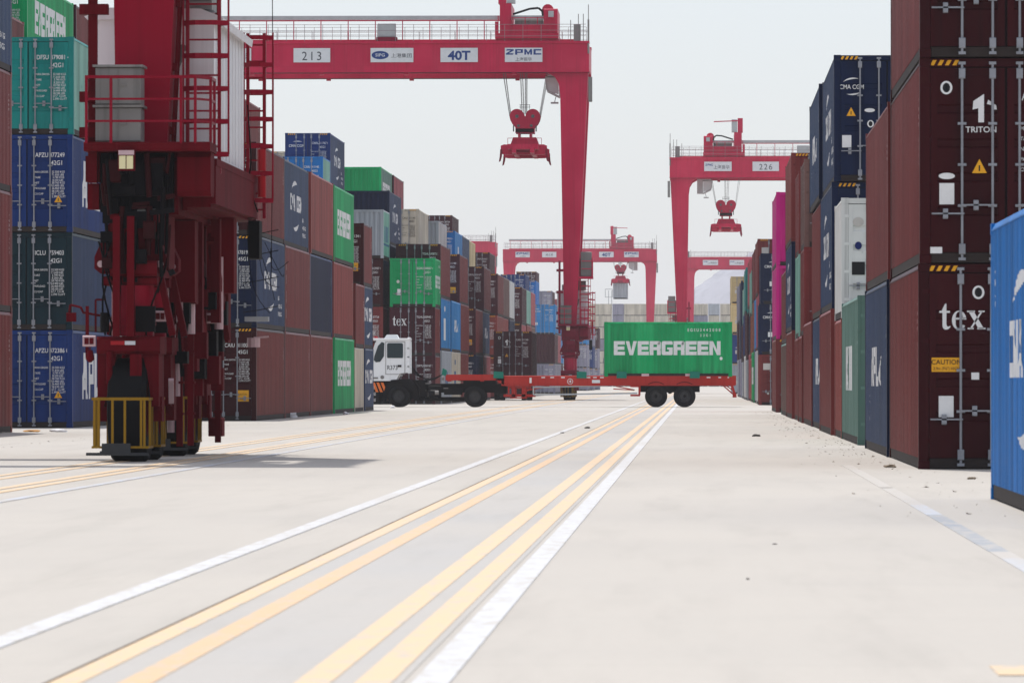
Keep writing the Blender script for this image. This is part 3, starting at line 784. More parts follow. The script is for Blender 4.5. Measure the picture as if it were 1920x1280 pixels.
def bogie(root, sgn, du, v, full=True):
    """one wheel set: yoke, tyre, guard cage and the little fittings round it"""
    mb = MB(sgn); mb.o = (du, v, 0)
    mb.bbox(-.82, .16, -.55, .55, 1.66, 1.93, .05)
    mb.prism([(-.82,1.66),(-.82,.85),(-.72,.85),(-.60,1.3),(-.52,1.66)], 'y', -.42, .42)
    mb.prism([(-.12,1.66),(-.04,1.3),(.02,.85),(.13,.85),(.13,1.66)], 'y', -.42, .42)
    mb.box(-.86, -.62, -.2, .2, .62, 1.0); mb.box(-.04, .16, -.2, .2, .62, 1.0)
    mb.bbox(-.75, .1, -.4, .4, 2.72, 2.86, .03)
    if full:
        for uu in (-.50, -.28): mb.box(uu-.06, uu+.05, -.66, -.56, 1.93, 3.78)
        mb.bar((.30,.1,1.95), (.02,.1,3.3), .10, .16); mb.bar((-.7,.2,1.95), (-.5,.2,2.7), .09)
        mb.cyl((-.62,-.57,1.7), (-.62,-.57,1.2), .05); mb.box(-.30,-.12,-.6,-.5,1.25,1.66)
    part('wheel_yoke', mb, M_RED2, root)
    mb = MB(sgn); mb.o = (du, v, 0); mb.cyl((-.30,-.12,1.94), (-.30,-.12,2.72), .33, 20); mb.cyl((-.30,-.12,2.10), (-.30,-.12,2.16), .36, 20)
    part('lift_cylinder', mb, M_RED, root, True)
    crane_wheel(root, (du-.345, v, .80), .80, .58, sgn)
    mb = MB(sgn); mb.o = (du, v, 0)
    y = -1.06
    for uu in (-.80, -.73, -.52, -.33, -.08, -.03): mb.bar((uu, y, .22), (uu, y, .97), .036)
    mb.bar((-.84, y, .97), (.04, y, .97), .045); mb.bar((-.84, y, .23), (.04, y, .23), .035)
    for uu in (-.82, .02):
        mb.bar((uu, y, .97), (uu, -.3, .97), .04); mb.bar((uu, y, .23), (uu, -.3, .23), .035)
        mb.bar((uu, -.7, .23), (uu, -.7, .97), .035); mb.bar((uu, -.35, .23), (uu, -.35, .97), .035)
    part('guard_cage', mb, M_YGD, root)
    if full:
        mb = MB(sgn); mb.o = (du, v, 0)
        mb.bbox(-.68, -.24, y-.06, y-.02, .13, .29, .01); mb.bar((-.92, y-.05, .125), (.04, y-.05, .125), .03, .045)
        part('bumper_bar', mb, plain('bumper_grey', (.045,.047,.05), .6, .3), root)
        mb = MB(sgn); mb.o = (du, v, 0)
        mb.mi = 0; mb.box(-.38, -.22, -.58, -.551, 1.80, 1.86); mb.mi = 1; mb.box(-.60, -.385, -.58, -.551, 1.80, 1.86)
        part('reflector', mb, [M_SIGN, M_RREF], root)
        # hydraulic hoses
        mb = MB(sgn); mb.o = (du, v, 0)
        rr = random.Random(int(v*10)+3)
        for i in range(6):
            a = -.75 + rr.random()*.85; pts = []
            for t in range(7):
                s_ = t/6; pts.append((a + .18*math.sin(s_*3+i) , -.45+.12*rr.random(), 1.95 + 1.5*s_ + .05*math.sin(5*s_)))
            mb.tube(pts, .016, 5)
        mb.box(-.22, .08, -.52, -.40, 2.0, 2.4); mb.cyl((-.7,-.5,2.0), (-.7,-.5,2.3), .07, 8)
        part('hydraulic_hoses', mb, M_BLACK, root)
def arm_lamp(root, sgn, pts, r): mb = MB(sgn); mb.tube(pts, r, 6); return part('bracket_arm', mb, M_RED2, root)

def legs(root, sgn, outer, detail):
    """pair of legs, sill and wheel sets at u=0 (outer=1) or at u=-span (outer=-1)"""
    du = 0 if outer > 0 else -SPAN
    for v in (.3, 7.0):
        mb = MB(sgn)
        pr = [(-.62,4.7),(.16,4.7),(.93,21.2),(-1.7,21.2),(-1.25,20.95),(-.98,20.5),(-.88,19.8)]
        if outer < 0: pr = [(-p[0]-.3, p[1]) for p in pr][::-1]
        pr = [(p[0]+du, p[1]) for p in pr]
        mb.prism(pr, 'y', v, v+.95)
        lg = part('leg', mb, M_RED, root)
        if detail and outer > 0:
            mb = MB(sgn)   # cable duct and pipe run up the outer face of the leg
            for zz in range(5, 21, 1): mb.box(.17+.0467*(zz-4.7), .24+.0467*(zz-4.7), v+.3, v+.6, zz+.1, zz+.22)
            mb.bar((.21,v+.34,4.7), (.99,v+.34,21.1), .04); mb.bar((.22,v+.55,4.7), (1.0,v+.55,21.1), .05)
            part('cable_duct', mb, M_RED2, lg)
    mb = MB(sgn); mb.o = (du, 0, 0)
    mb.bbox(-.72, .40, -.3, 8.6, 3.82, 4.70, .06)
    for v in (.8, 7.4):
        mb.prism([(-1.5+v,3.82),(1.5+v,3.82),(1.25+v,2.95),(-1.25+v,2.95)], 'x', -.62, .10)
        mb.bbox(-.62, .11, v-1.5, v+1.5, 2.86, 3.10, .04)
        mb.box(-.7, .2, v-.5, v+.5, 3.0, 3.82)
        for vv in (-1.0, 1.0):
            pr = [(-.86,3.1),(.24,3.1),(.18,2.92),(-.8,2.92)]
            mb.prism([(-.66,3.68),(.0,3.68),(.24,3.16),(.24,2.98),(.14,2.9),(-.78,2.9),(-.88,2.98),(-.88,3.16)][::-1], 'y', v+vv-.30, v+vv+.12)
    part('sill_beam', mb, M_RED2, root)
    mb = MB(sgn); mb.o = (du, 0, 0)
    for v in (.8, 7.4):
        for vv in (-1, 1):
            for uu in (-.78, .14): mb.cyl((uu, v+vv-.33, 3.05), (uu, v+vv-.29, 3.05), .055, 10)
    part('pivot_pin', mb, M_PALE, root)
    for v in (-.2, 1.8, 6.4, 8.4): bogie(root, sgn, du, v, detail and outer > 0)

SPAN = 23.47
def platform_and_house(root, sgn, detail):
    # engine / electric house standing on the sill platform
    mb = MB(sgn)
    mb.box(-1.10, .80, 1.5, 7.4, 4.72, 6.95)
    for k in range(9): mb.box(.80, .815, 1.9+k*.62, 1.93+k*.62, 4.8, 6.9)
    h = part('electric_house', mb, M_WHT, root)
    mb = MB(sgn); mb.prism([(-1.2,6.95),(.86,6.95),(.93,6.86),(.95,6.98),(.6,7.12),(-.9,7.14),(-1.25,7.0)], 'y', 1.42, 7.5); part('house_roof', mb, M_WHT, h)
    mb = MB(sgn); mb.box(.1, .75, 1.7, 2.6, 7.13, 7.75); mb.box(-.8,-.2,1.8,3.2,7.13,7.5)
    for k in range(5): mb.box(.12,.73,1.66,1.70,7.2+k*.1,7.25+k*.1)
    part('air_conditioner', mb, M_GRY, h)
    mb = MB(sgn); mb.tube([(-.1,1.46,6.2),(.15,1.44,6.0),(.28,1.44,6.3),(.3,1.46,6.45)], .03, 6); mb.cyl((.31,1.48,6.5),(.31,1.42,6.5),.06,8); part('cable_gland', mb, M_GRY, h)
    mb = MB(sgn)
    mb.bbox(-1.0, .95, -.95, .28, 4.78, 4.92, .02); mb.box(.42, .95, .28, 8.6, 4.60, 4.71); mb.box(-1.2, .78, 1.4, 8.0, 4.64, 4.715)
    mb.box(.86, .94, .2, 8.6, 4.0, 4.6); mb.box(.42,.5,.2,8.6,3.9,4.6); mb.box(.5,.86,.2,8.6,3.95,4.05); mb.box(.5,.86,.2,.3,4.05,4.6); mb.bbox(.40,.92,-.5,.2,4.1,4.78,.08); mb.box(-.95,.40,-.3,.2,4.70,4.78)
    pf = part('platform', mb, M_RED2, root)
    mb = MB(sgn)
    t = .036
    for (a, b) in (((-.96,-.93),(.72,-.93)), ((.72,-.93),(.92,-.5)), ((.92,-.5),(.92,.25)), ((-.96,-.93),(-.96,.25))):
        for z in (5.24, 5.58, 5.92): mb.bar((*a, z), (*b, z), t*(1.3 if z > 5.8 else .9))
    for uu, vv in ((-.96,-.93),(-.58,-.93),(.50,-.93),(.72,-.93),(.92,-.5),(.92,.2),(-.96,-.3)): mb.bar((uu,vv,4.9),(uu,vv,5.94), .042)
    part('platform_railing', mb, M_RED, root)
    # cabinets on the platform
    for z0, z1 in ((4.93, 5.46), (5.50, 6.08)):
        mb = MB(sgn); mb.bbox(-.84, -.14, -.74, -.16, z0, z1, .02); mb.box(-.88,-.10,-.80,-.12,z1,z1+.035)
        mb.box(-.492, -.484, -.752, -.74, z0+.04, z1-.04); mb.box(-.47,-.36,-.76,-.74,(z0+z1)/2,(z0+z1)/2+.03)
        part('cabinet', mb, M_GRY, root)
    # left-hand post with stubs, right-hand caged ladders
    mb = MB(sgn); mb.box(-.97,-.83,-.6,-.5,4.3,9.0)
    for z in (5.0, 5.55, 6.9, 8.3): mb.box(-1.1,-.66,-.66,-.46,z,z+.16)
    part('side_post', mb, M_RED2, root)
    def ladder(name, u0, v, z0, z1, w=.40, dep=.42, step=.5):
        mb = MB(sgn)
        for uu in (u0, u0+w): mb.bar((uu, v, z0), (uu, v, z1), .055, .08)
        z = z0+.15
        while z < z1: mb.bar((u0, v, z), (u0+w, v, z), .03); z += .28
        z = z0+.3
        while z <= z1+.01:
            pts = [(u0-.02, v, z), (u0-.05, v-dep*.6, z), (u0+w*.3, v-dep, z), (u0+w*.8, v-dep, z), (u0+w+.16, v-dep*.55, z), (u0+w, v, z)]
            for a, b in zip(pts, pts[1:]): mb.bar(a, b, .02, .075)
            z += step
        for uu, vv in ((u0-.05, v-dep*.6), (u0+w+.16, v-dep*.55)): mb.bar((uu,vv,z0+.3),(uu,vv,z1), .03)
        part(name, mb, M_RED, root)
    ladder('caged_ladder', .42, 1.1, 4.5, 9.2, .5, .35, .515)
    ladder('caged_ladder', .80, 8.3, 4.0, 7.15, .28, .35, .46)
    mb = MB(sgn)
    for z in (4.35, 4.80): mb.cyl((1.06,8.0,z),(1.06,8.0,z+.36),.07,10); mb.cyl((1.06,8.0,z+.36),(1.06,8.0,z+.43),.03,8)
    part('fire_extinguisher', mb, M_RREF, root)
    # machinery hung under the platform, with the work light
    mb = MB(sgn)
    mb.box(-.78,.34,-.55,-.28,3.85,4.76); mb.box(-.6,.2,-.72,-.55,4.1,4.6); mb.box(-.45,.05,-.7,-.3,3.6,3.86)
    for i in range(7): mb.cyl((-.7+i*.16,-.6,3.9),(-.66+i*.15,-.6,3.2),.025,6)
    part('winch_gear', mb, M_BLACK if detail else M_RED2, root)
    mb = MB(sgn); mb.bbox(.86,1.05,7.6,8.2,3.3,3.95,.03); part('battery_box', mb, M_BLACK, root)
    mb = MB(sgn); mb.mi = 0; mb.bbox(-.46,-.20,-1.06,-.97,4.47,4.80,.02); mb.mi = 1
    for a in (-.44,-.325): mb.box(a, a+.10, -1.075, -1.06, 4.50, 4.70)
    mb.mi = 2; mb.box(-.45,-.21,-1.075,-1.06,4.715,4.785)
    part('flood_light', mb, [M_RED2, M_LAMP, M_PALE], root)
    mb = MB(sgn); mb.bbox(-.22,.08,-.62,-.3,3.78,3.9,.02); mb.box(-.35,-.02,-.6,-.3,3.5,3.66); part('junction_box', mb, M_GRY, root)
    # second switch house half way up the leg
    mb = MB(sgn); mb.bbox(.45,1.15,.5,1.3,8.0,9.6,.04); part('switch_box', mb, M_GRY, root)
    mb = MB(sgn); mb.box(.3,1.25,.3,1.6,7.85,8.0)
    for z in (8.5, 9.0):
        mb.bar((1.22,.32,z),(1.22,1.55,z),.05); mb.bar((.5,.32,z),(1.22,.32,z),.05)
    mb.box(1.15,1.24,.4,1.5,8.0,9.2)
    part('switch_platform', mb, M_RED, root)
    if detail:
        # red panels and braces between the wheel sets
        mb = MB(sgn)
        mb.box(.02,.42,2.4,3.0,2.5,3.8); mb.box(.3,.75,6.0,6.6,2.7,4.0); mb.box(.45,.60,5.0,5.3,2.2,3.9); mb.box(.2,.3,4.2,4.6,1.4,3.8)
        mb.bar((.1,3.2,3.7),(.35,4.8,1.9),.13,.2); mb.bar((.55,7.0,2.0),(.45,5.0,3.6),.12,.18)
        for u_, v_ in ((.16,2.6),(.22,3.9),(.30,8.2)):
            mb.bar((u_,v_,.2),(u_,v_,3.7),.10); 
            for z in (.7,1.2,1.7,2.2,2.7): mb.box(u_-.07,u_+.07,v_-.07,v_+.07,z,z+.04)
        part('brace_panel', mb, M_RED2, root)
        rr = random.Random(44)
        for nm, mat, n_ in (('machinery_plate', M_RED2, 26), ('machinery_plate', M_BLACK, 22)):
            for i in range(n_):
                mb = MB(sgn)
                v_ = rr.uniform(2.6, 9.0); u_ = rr.uniform(-.35, .46); z_ = rr.uniform(1.0, 3.4)
                mb.bbox(u_-rr.uniform(.05,.16), u_+rr.uniform(.05,.16), v_-rr.uniform(.05,.3), v_+rr.uniform(.05,.3), z_, min(3.82, z_+rr.uniform(.2,.9)), .02)
                part(nm, mb, mat, root)
        for nm, mat, n_ in (('front_pipe', plain('blackish_red', (.030,.001,.002), .6, .4, .1), 22), ('front_pipe', M_BLACK, 24)):  # one set of pipes in a near-black red, one in black
            for i in range(n_):
                mb = MB(sgn)
                u_ = rr.uniform(-.80, .34); z_ = rr.uniform(2.8, 4.5); w_ = rr.uniform(.03, .09); v_ = rr.uniform(-.80, -.58)
                if i % 3: mb.cyl((u_, v_, z_), (u_+rr.uniform(-.06,.06), v_, min(4.76, z_+rr.uniform(.3,.9))), w_*.6, 8)
                elif i % 2: mb.bar((u_, v_, z_), (min(.38, u_+rr.uniform(.2,.6)), v_, z_+rr.uniform(-.05,.05)), w_)
                else: mb.bbox(u_-.1, u_+rr.uniform(.05,.14), v_-.03, v_+.1, z_, min(4.7, z_+rr.uniform(.15,.4)), .02)
                part(nm, mb, mat, root)
        mb = MB(sgn)
        mb.box(-1.02,-.80,-.5,.0,4.32,4.72); mb.box(-1.0,-.82,-.4,.0,3.9,4.3)
        mb.bbox(.10,.34,8.6,9.1,.30,.62,.03); mb.box(.16,.46,8.4,8.9,1.9,3.82); mb.box(.0,.3,5.2,5.5,1.0,2.9); mb.box(.05,.40,4.0,4.3,2.0,3.82)
        part('side_plate', mb, M_RED2, root)
        for nm, mat, n_ in (('pipe_run', M_RED2, 16), ('pipe_run', M_BLACK, 16), ('pipe_run', M_PALE, 3)):
            for i in range(n_):
                mb = MB(sgn)
                v_ = rr.uniform(.6, 8.6); u_ = rr.uniform(-.55, .30); z_ = rr.uniform(.9, 2.6); h_ = rr.uniform(.4, 1.4)
                if mat is M_PALE: u_ = .18; h_ *= .5
                mb.bar((u_, v_, z_), (u_ + rr.uniform(-.12, .12), v_ + rr.uniform(-.4,.4), min(3.75, z_+h_)), rr.uniform(.03, .10))
                if i % 3 == 0 and mat is not M_PALE: mb.bbox(u_-.12, u_+.10, v_-.15, v_+.15, z_+.2, z_+.2+rr.uniform(.12,.4), .02)
                part(nm, mb, mat, root)
        mb = MB(sgn)
        for u_, v_, a, b in ((-.05,2.2,2.3,3.4),(.28,3.2,2.0,3.1),(.50,6.0,2.1,3.3),(.12,2.6,1.0,1.9)):
            mb = MB(sgn); mb.cyl((u_,v_,a),(u_,v_,b),.075,10); mb.cyl((u_,v_,b),(u_,v_,b+.25),.035,8); part('hydraulic_cylinder', mb, M_PALE, root)
        mb = MB(sgn); mb.cyl((.02,2.6,.42),(.02,2.6,.95),.06); part('hydraulic_cylinder', mb, M_PALE, root)
        for u_, v_, z_ in ((-.93,-.75,1.86),(.02,.8,2.26),(.40,5.8,2.28)):
            mb = MB(sgn); mb.mi = 0; mb.bbox(u_-.1,u_+.1,v_-.06,v_+.05,z_-.085,z_+.085,.015); mb.mi = 1; mb.box(u_-.07,u_-.005,v_-.075,v_-.06,z_-.05,z_+.05); mb.box(u_+.01,u_+.07,v_-.075,v_-.06,z_-.05,z_+.05)
            part('signal_lamp', mb, [M_PALE, M_RED2], root)
        mb = MB(sgn); mb.tube([(-.78,-.3,2.25),(-1.05,-.5,2.3),(-1.08,-.6,2.38),(-1.24,-.6,2.42),(-1.26,-.6,2.28)], .02, 6); mb.bbox(-1.3,-1.15,-.64,-.57,2.16,2.3,.01)
        mb.bar((-.98,-.6,1.6),(-.98,-.6,2.4),.05); mb.bar((-.86,-.5,2.0),(-.86,-.5,2.5),.03); mb.bar((-.86,-.5,2.5),(-.7,-.5,2.5),.03)
        part('mirror_arm', mb, M_RED2, root)
        mb = MB(sgn); mb.cyl((-.93,-.65,1.72),(-.93,-.65,1.58),.04,8,.07); mb.cyl((-.93,-.65,1.58),(-.93,-.65,1.53),.07,8,.02); mb.bar((-.93,-.65,1.72),(-.93,-.65,1.9),.02); part('warning_beacon', mb, M_RED2, root)
        mb = MB(sgn); mb.cyl((.86,8.8,1.82),(.86,8.8,1.98),.11,10); mb.bar((.86,8.8,1.98),(1.12,8.8,2.0),.03); part('warning_beacon', mb, M_PALE, root)
        mb = MB(sgn); mb.box(.72,1.12,8.6,8.9,2.26,2.34); part('light_bracket', mb, M_LGRY, root)
        # slack cables looping off the sill
        mb = MB(sgn)
        for i in range(5):
            a = (.78+.1*i, 8.4, 3.9-.1*i); b = (1.15+.08*i, 8.6, 2.4+.22*i)
            pts = [(a[0]+(b[0]-a[0])*t/8+.10*math.sin(t/8*math.pi)*(1 if i % 2 else -1), a[1]+(b[1]-a[1])*t/8, a[2]+(b[2]-a[2])*t/8-.25*math.sin(t/8*math.pi)) for t in range(9)]
            mb.tube(pts, .006, 5)
        for z in (2.45, 2.95, 3.4, 3.75): mb.tube([(.70,8.5,z-.04),(.95,8.6,z),(1.15,8.6,z+.04),(1.3,8.6,z+.07)], .008, 5)
        part('loose_cable', mb, M_BLACK, root)
        mb = MB(sgn); mb.tube([(.85,7.6,5.9),(.9,7.7,5.0),(.85,7.8,4.55),(1.0,7.9,4.1)], .012, 5); mb.tube([(1.2,8.4,8.9),(1.22,8.4,6),(1.19,8.4,3.0)], .008, 5); part('loose_cable', mb, M_BLACK, root)
        pass

SIGNS_A = [(-4.45,-2.02,'ZPMC'), (-8.62,-6.2,'40T'), (-13.15,-10.38,'SIPG'), (-18.15,-15.77,'NUM'), (-22.6,-20.9,'浦蓝彩')]
def signs(girder, sgn, num, lst):
    for u0, u1, t in lst:
        mb = MB(sgn); mb.box(u0, u1, -.145, -.115, 21.86, 22.78)
        sb = part('sign_board', mb, M_SIGN, girder)
        a, b = sorted((sgn*u0, sgn*u1)); c = (a+b)/2; art = L2(); w = b-a
        if t == 'ZPMC':
            art.add(block2d('ZPMC', a+.07, 22.33, w-.14, .36, .25)); art.text('上海振华', c, 21.94, .27, .004, 1.0, 'CENTER', 1)
        elif t == 'ZPMC2':
            art.add(block2d('ZPMC', a+.12, 22.38, .75, .2, .2)); art.text('上海振华', c+.35, 22.1, .42, .004, .95, 'CENTER', 1)
        elif t == 'SIPG':
            art.ell(a+.62, 22.32, .56, .27, 0); art.text('SIPG', a+.62, 22.235, .27, .010, 1.2, 'CENTER', 2); art.text('上港集团', a+2.0, 22.18, .30, .004, 1.15, 'CENTER', 1)
        elif t == '40T': art.text('40T', c, 22.02, .80, .035, 1.12, 'CENTER', 0)
        elif t == 'NUM': art.text(num, c, 22.0, .80, .0, .95, 'CENTER', 1, 1.25)
        else: art.text(t, c, 22.14, .42, .004, 1, 'CENTER', 1)
        me = art.lay(lambda x, z, d: (x, -.1475-d, z))
        link('lettering', me, [M_INK, M_INKD, M_SIGN], sb)

def rtg(X, sgn, Y, num, label, tr, drop, detail, signlist=SIGNS_A, load=None, trolley=True):
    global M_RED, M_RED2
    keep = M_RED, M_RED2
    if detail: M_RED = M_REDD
    else: M_RED2 = paint('mid_crane_red', (.24,.006,.032), .6, .5, .2, .2, .05)  # mid red for machinery and lower parts of the plainer cranes
    root = empty('gantry_crane', (X, Y, 0))
    tag(root, label, 'gantry crane', 'rubber tyred gantry cranes over the stacks')
    legs(root, sgn, 1, detail); legs(root, sgn, -1, False)
    platform_and_house(root, sgn, detail)
    e0, e1 = -SPAN-1.25, 1.0
    for v in (-.05, 7.0):
        mb = MB(sgn)
        mb.box(e0, e1, v, v+1.05, 21.2, 23.2)
        mb.box(e0-.02, e1+.02, v-.07, v+1.12, 21.2, 21.24); mb.box(e0+1.5, e1-1.6, v-.05, v, 21.24, 21.62)
        mb.box(e0-.02, e1+.02, v-.12, v+1.17, 23.08, 23.22)
        u = e0+2.6
        while u < e1-1: mb.box(u, u+.04, v-.03, v, 21.62, 23.08); u += 2.9
        mb.box(e0+1, e1-1, v+.45, v+.60, 23.22, 23.36)   # trolley rail
        for u in (-4, -11, -16.5, -21): mb.box(u, u+.28, v+.2, v+.6, 21.06, 21.2)
        g = part('girder', mb, M_RED, root)
        if v < 1: signs(g, sgn, num, signlist)
    mb = MB(sgn)
    for u in (e0, e1-.9): mb.box(u, u+.9, 1.0, 7.0, 21.4, 23.0)
    part('end_beam', mb, M_RED, root)
    # walkway rails along the top of the girder
    mb = MB(sgn); u = e0+.2; i = 0
    while u < e1-.2:
        mb.bar((u,-.08,23.2),(u,-.08,24.32),.03); mb.bar((u+.55,1.1,23.2),(u+.55,1.1,24.2),.025); u += 1.18
    for z in (23.55, 23.92, 24.30): mb.bar((e0+.2,-.08,z),(e1-.2,-.08,z),.026)
    for z in (23.7, 24.2): mb.bar((e0+.2,1.1,z),(e1-.2,1.1,z),.022)
    for v in (7.0, 8.1):
        for z in (23.7, 24.3): mb.bar((e0+.2,v,z),(e1-.2,v,z),.022)
        u = e0+.2
        while u < e1-.2: mb.bar((u,v,23.2),(u,v,24.32),.025); u += 2.36
    part('girder_railing', mb, plain('thin_rail_grey', (.26,.20,.22), .5, .2), root)
    mb = MB(sgn); u = e0+1.2
    while u < tr: mb.bar((u,.9,23.2),(u,.9,24.62),.06); u += 1.77
    mb.box(e0+1, tr-1.6, .86, .94, 24.58, 24.66)
    part('tray_support', mb, M_RED, root)
    mb = MB(sgn); mb.box(e0+1, tr+1.4, .78, 1.06, 24.68, 24.93); part('cable_tray', mb, M_LGRY, root)
    mb = MB(sgn); mb.bbox(-12.7,-11.55,.1,.8,23.5,24.4,.03); part('control_cabinet', mb, M_LGRY, root)
    mb = MB(sgn); mb.box(-12.8,-11.45,.0,.9,23.1,23.5); part('cabinet_base', mb, M_RED2, root)
    mb = MB(sgn)
    for u, z in ((.95,25.6),(.62,25.0),(.3,25.0),(-.2,24.6)): mb.cyl((u,.4,23.2),(u,.4,z),.025,6)
    mb.box(.0,.45,.1,.6,23.22,24.3); mb.cyl((.96,-.1,22.4),(.96,-.1,24.6),.06,6); mb.box(.95,1.2,.1,.5,19.3,20.9)
    for z in (19.4,19.9,20.4,20.85): mb.bar((.95,.1,z),(1.2,.1,z),.03)
    part('mast_fitting', mb, M_GRY, root)
    if trolley:
        mb = MB(sgn); mb.o = (tr, 0, 0)
        mb.box(-2.05,2.05,.2,7.8,23.4,23.75); mb.box(-2.05,-1.85,.1,.3,23.7,24.5)
        mb.bbox(-1.15,1.9,.6,1.2,23.75,24.3,.04); mb.box(-1.75,-1.0,.5,6.8,23.75,25.7); mb.box(-1.85,-1.35,.6,2.0,25.7,27.1)
        mb.bbox(1.1,2.0,.5,6.5,23.75,25.35,.05); mb.cyl((1.35,1.0,25.3),(1.35,2.0,25.3),.38,14)
        for z in (24.3,24.75): mb.bar((-1.2,.35,z),(1.9,.35,z),.05)
        for u in (-.9,-.1,.7,1.5): mb.bar((u,.35,23.7),(u,.35,24.8),.05)
        mb.bar((-1.6,.6,26.85),(1.0,.6,26.75),.10); mb.bar((-1.85,.4,23.75),(-1.85,.4,24.9),.06)
        t = part('trolley', mb, M_RED, root)
        mb = MB(sgn); mb.o = (tr, 0, 0)
        mb.cyl((-.8,1.5,24.45),(1.05,1.5,24.45),.42,18); mb.cyl((-.8,5.5,24.45),(1.05,5.5,24.45),.42,18); mb.box(-.7,.7,2.5,4.2,23.75,24.7)
        part('hoist_drum', mb, M_GRY, t, True)
        mb = MB(sgn); mb.o = (tr, 0, 0); mb.bbox(-1.3,-.75,.6,1.1,25.7,27.0,.04); mb.box(1.4,1.75,.4,.9,24.8,25.2); part('motor_cover', mb, M_LGRY, t)
        mb = MB(sgn); mb.o = (tr,0,0); mb.tube([(-.9,.6,25.0),(.2,.6,25.35),(.75,.6,25.4),(1.0,.6,25.2),(1.05,.6,24.9)], .07, 8); part('hose', mb, M_BLACK, t)
        # driver's cab under the trolley
        cb = MB(sgn); cb.o = (tr+1.5, 2.2, 0)
        cb.mi = 0
        cb.box(-.2,1.15,0,1.9,21.0,21.16); cb.box(.55,1.15,0,1.9,19.75,21.0); cb.prism([(-.25,20.1),(.55,19.7),(.55,19.8),(-.2,20.2)], 'y', 0, 1.9)
        cb.bar((-.22,.03,20.15),(-.34,.03,21.0),.06); cb.bar((-.22,1.87,20.15),(-.34,1.87,21.0),.06); cb.box(.0,.5,.3,.8,19.3,19.4); cb.bar((.25,.5,19.4),(.35,.5,19.8),.05)
        cb.box(-.34,.6,0,.06,20.95,21.05)
        c = part('driver_cab', cb, M_LGRY, root)
        cb = MB(sgn); cb.o = (tr+1.5, 2.2, 0); cb.prism([(-.30,20.2),(.53,19.86),(.53,20.94),(-.36,20.94)], 'y', .04, .06); part('cab_window', cb, plain('pale_glass', (.55,.60,.62), .15, .1), c)
        cb = MB(sgn); cb.o = (tr+1.5, 2.2, 0); cb.box(.0,.5,.6,1.1,20.0,20.5); cb.bar((.0,.5,20.45),(.5,.5,20.1),.16); part('driver_seat', cb, M_BLACK, c)
        # headblock with its heart shaped sheave plates, spreader and ropes
        z0 = drop
        def heart():
            pts = []
            for i in range(14):
                t_ = R(200 - i*200/13); pts.append((-.52+.48*math.cos(t_), .0+.48*math.sin(t_)))
            for i in range(14):
                t_ = R(180 - i*200/13); pts.append((.52+.48*math.cos(t_), .0+.48*math.sin(t_)))
            pts += [(.95,-.25),(.82,-.5),(.62,-.72),(.62,-1.1),(-.62,-1.1),(-.62,-.72),(-.82,-.5),(-.95,-.25)]
            return pts[::-1]
        mb = MB(sgn); mb.o = (tr-.2, 0, z0+2.75)
        for v in (3.0, 4.6): mb.prism(heart(), 'y', v, v+.12)
        mb.box(-.60,.60,3.0,4.7,-1.05,-.8); mb.box(-.45,-.3,3.0,4.7,-1.35,-.8); mb.box(.3,.45,3.0,4.7,-1.35,-.8); mb.box(-.5,.5,3.1,4.6,-.72,-.55)
        hb = part('headblock', mb, M_RED, root)
        mb = MB(sgn); mb.o = (tr-.2, 0, z0+2.75)
        for uu in (-.52,.52): mb.cyl((uu,3.1,0),(uu,4.6,0),.30,14); mb.cyl((uu,2.97,0),(uu,3.0,0),.12,10)
        mb.cyl((-.42,2.97,-.62),(-.42,2.99,-.62),.1,8); mb.cyl((.42,2.97,-.62),(.42,2.99,-.62),.1,8)
        for uu in (-.74,.74): mb.bar((uu,3.0,-.6),(uu,3.0,-1.0),.08)
        part('sheave', mb, M_SILV, hb)
        mb = MB(sgn); mb.o = (tr-.2, 0, z0)
        mb.prism([(-.75,1.35),(.75,1.35),(.98,.72),(-.98,.72)][::-1], 'y', 2.4, 5.3)
        mb.box(-1.0,1.0,-.9,8.6,.45,.78); mb.box(-.72,-.45,-1.1,8.8,.2,.6); mb.box(.45,.72,-1.1,8.8,.2,.6)
        for v in (.78, 6.8):
            mb.prism([(-1.30,.82),(-1.5,.74),(-1.5,.22),(-1.2,.16),(1.2,.16),(1.5,.22),(1.5,.74),(1.30,.82)], 'y', v, v+.35)
        mb.bar((-1.1,2.5,.8),(-1.1,2.5,1.3),.03); mb.bar((1.1,2.5,.8),(1.1,2.5,1.3),.03); mb.bar((-1.1,2.5,1.3),(-.7,2.5,1.3),.03); mb.bar((1.1,2.5,1.3),(.7,2.5,1.3),.03)
        sp = part('spreader', mb, M_RED, root)
        mb = MB(sgn); mb.o = (tr-.2, 0, z0)
        for v in (.7, 7.1):
            for s_ in (-1, 1): mb.prism([(s_*1.4,.5),(s_*1.53,.5),(s_*1.56,.05),(s_*1.62,-.32),(s_*1.5,-.25),(s_*1.42,.05)], 'y', v, v+.14)
        mb.box(-.55,.55,.55,.72,.32,.48)
        part('corner_guide', mb, M_RED2, sp)
        mb = MB(sgn)
        for v in (3.2, 4.5):
            for uu, tt in ((-1.0,-1.75),(-.93,-1.55),(.93,1.75),(1.0,1.9),(-.08,-.25),(.02,.0),(.1,.12),(-.2,-.38)): mb.cyl((tr-.2+uu, v, z0+2.75 if abs(uu) > .5 else z0+2.9), (tr-.2+tt, v, 23.4), .016, 5)
        for z in (3.35, 3.5): mb.bar((tr-.55,3.2,z0+z),(tr+.15,3.2,z0+z),.03)
        for uu in (-.5,.1): mb.bar((tr+uu,3.2,z0+3.2),(tr+uu,3.2,z0+3.5),.03)
        part('hoist_rope', mb, M_SILV, root)
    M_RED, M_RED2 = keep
    return root

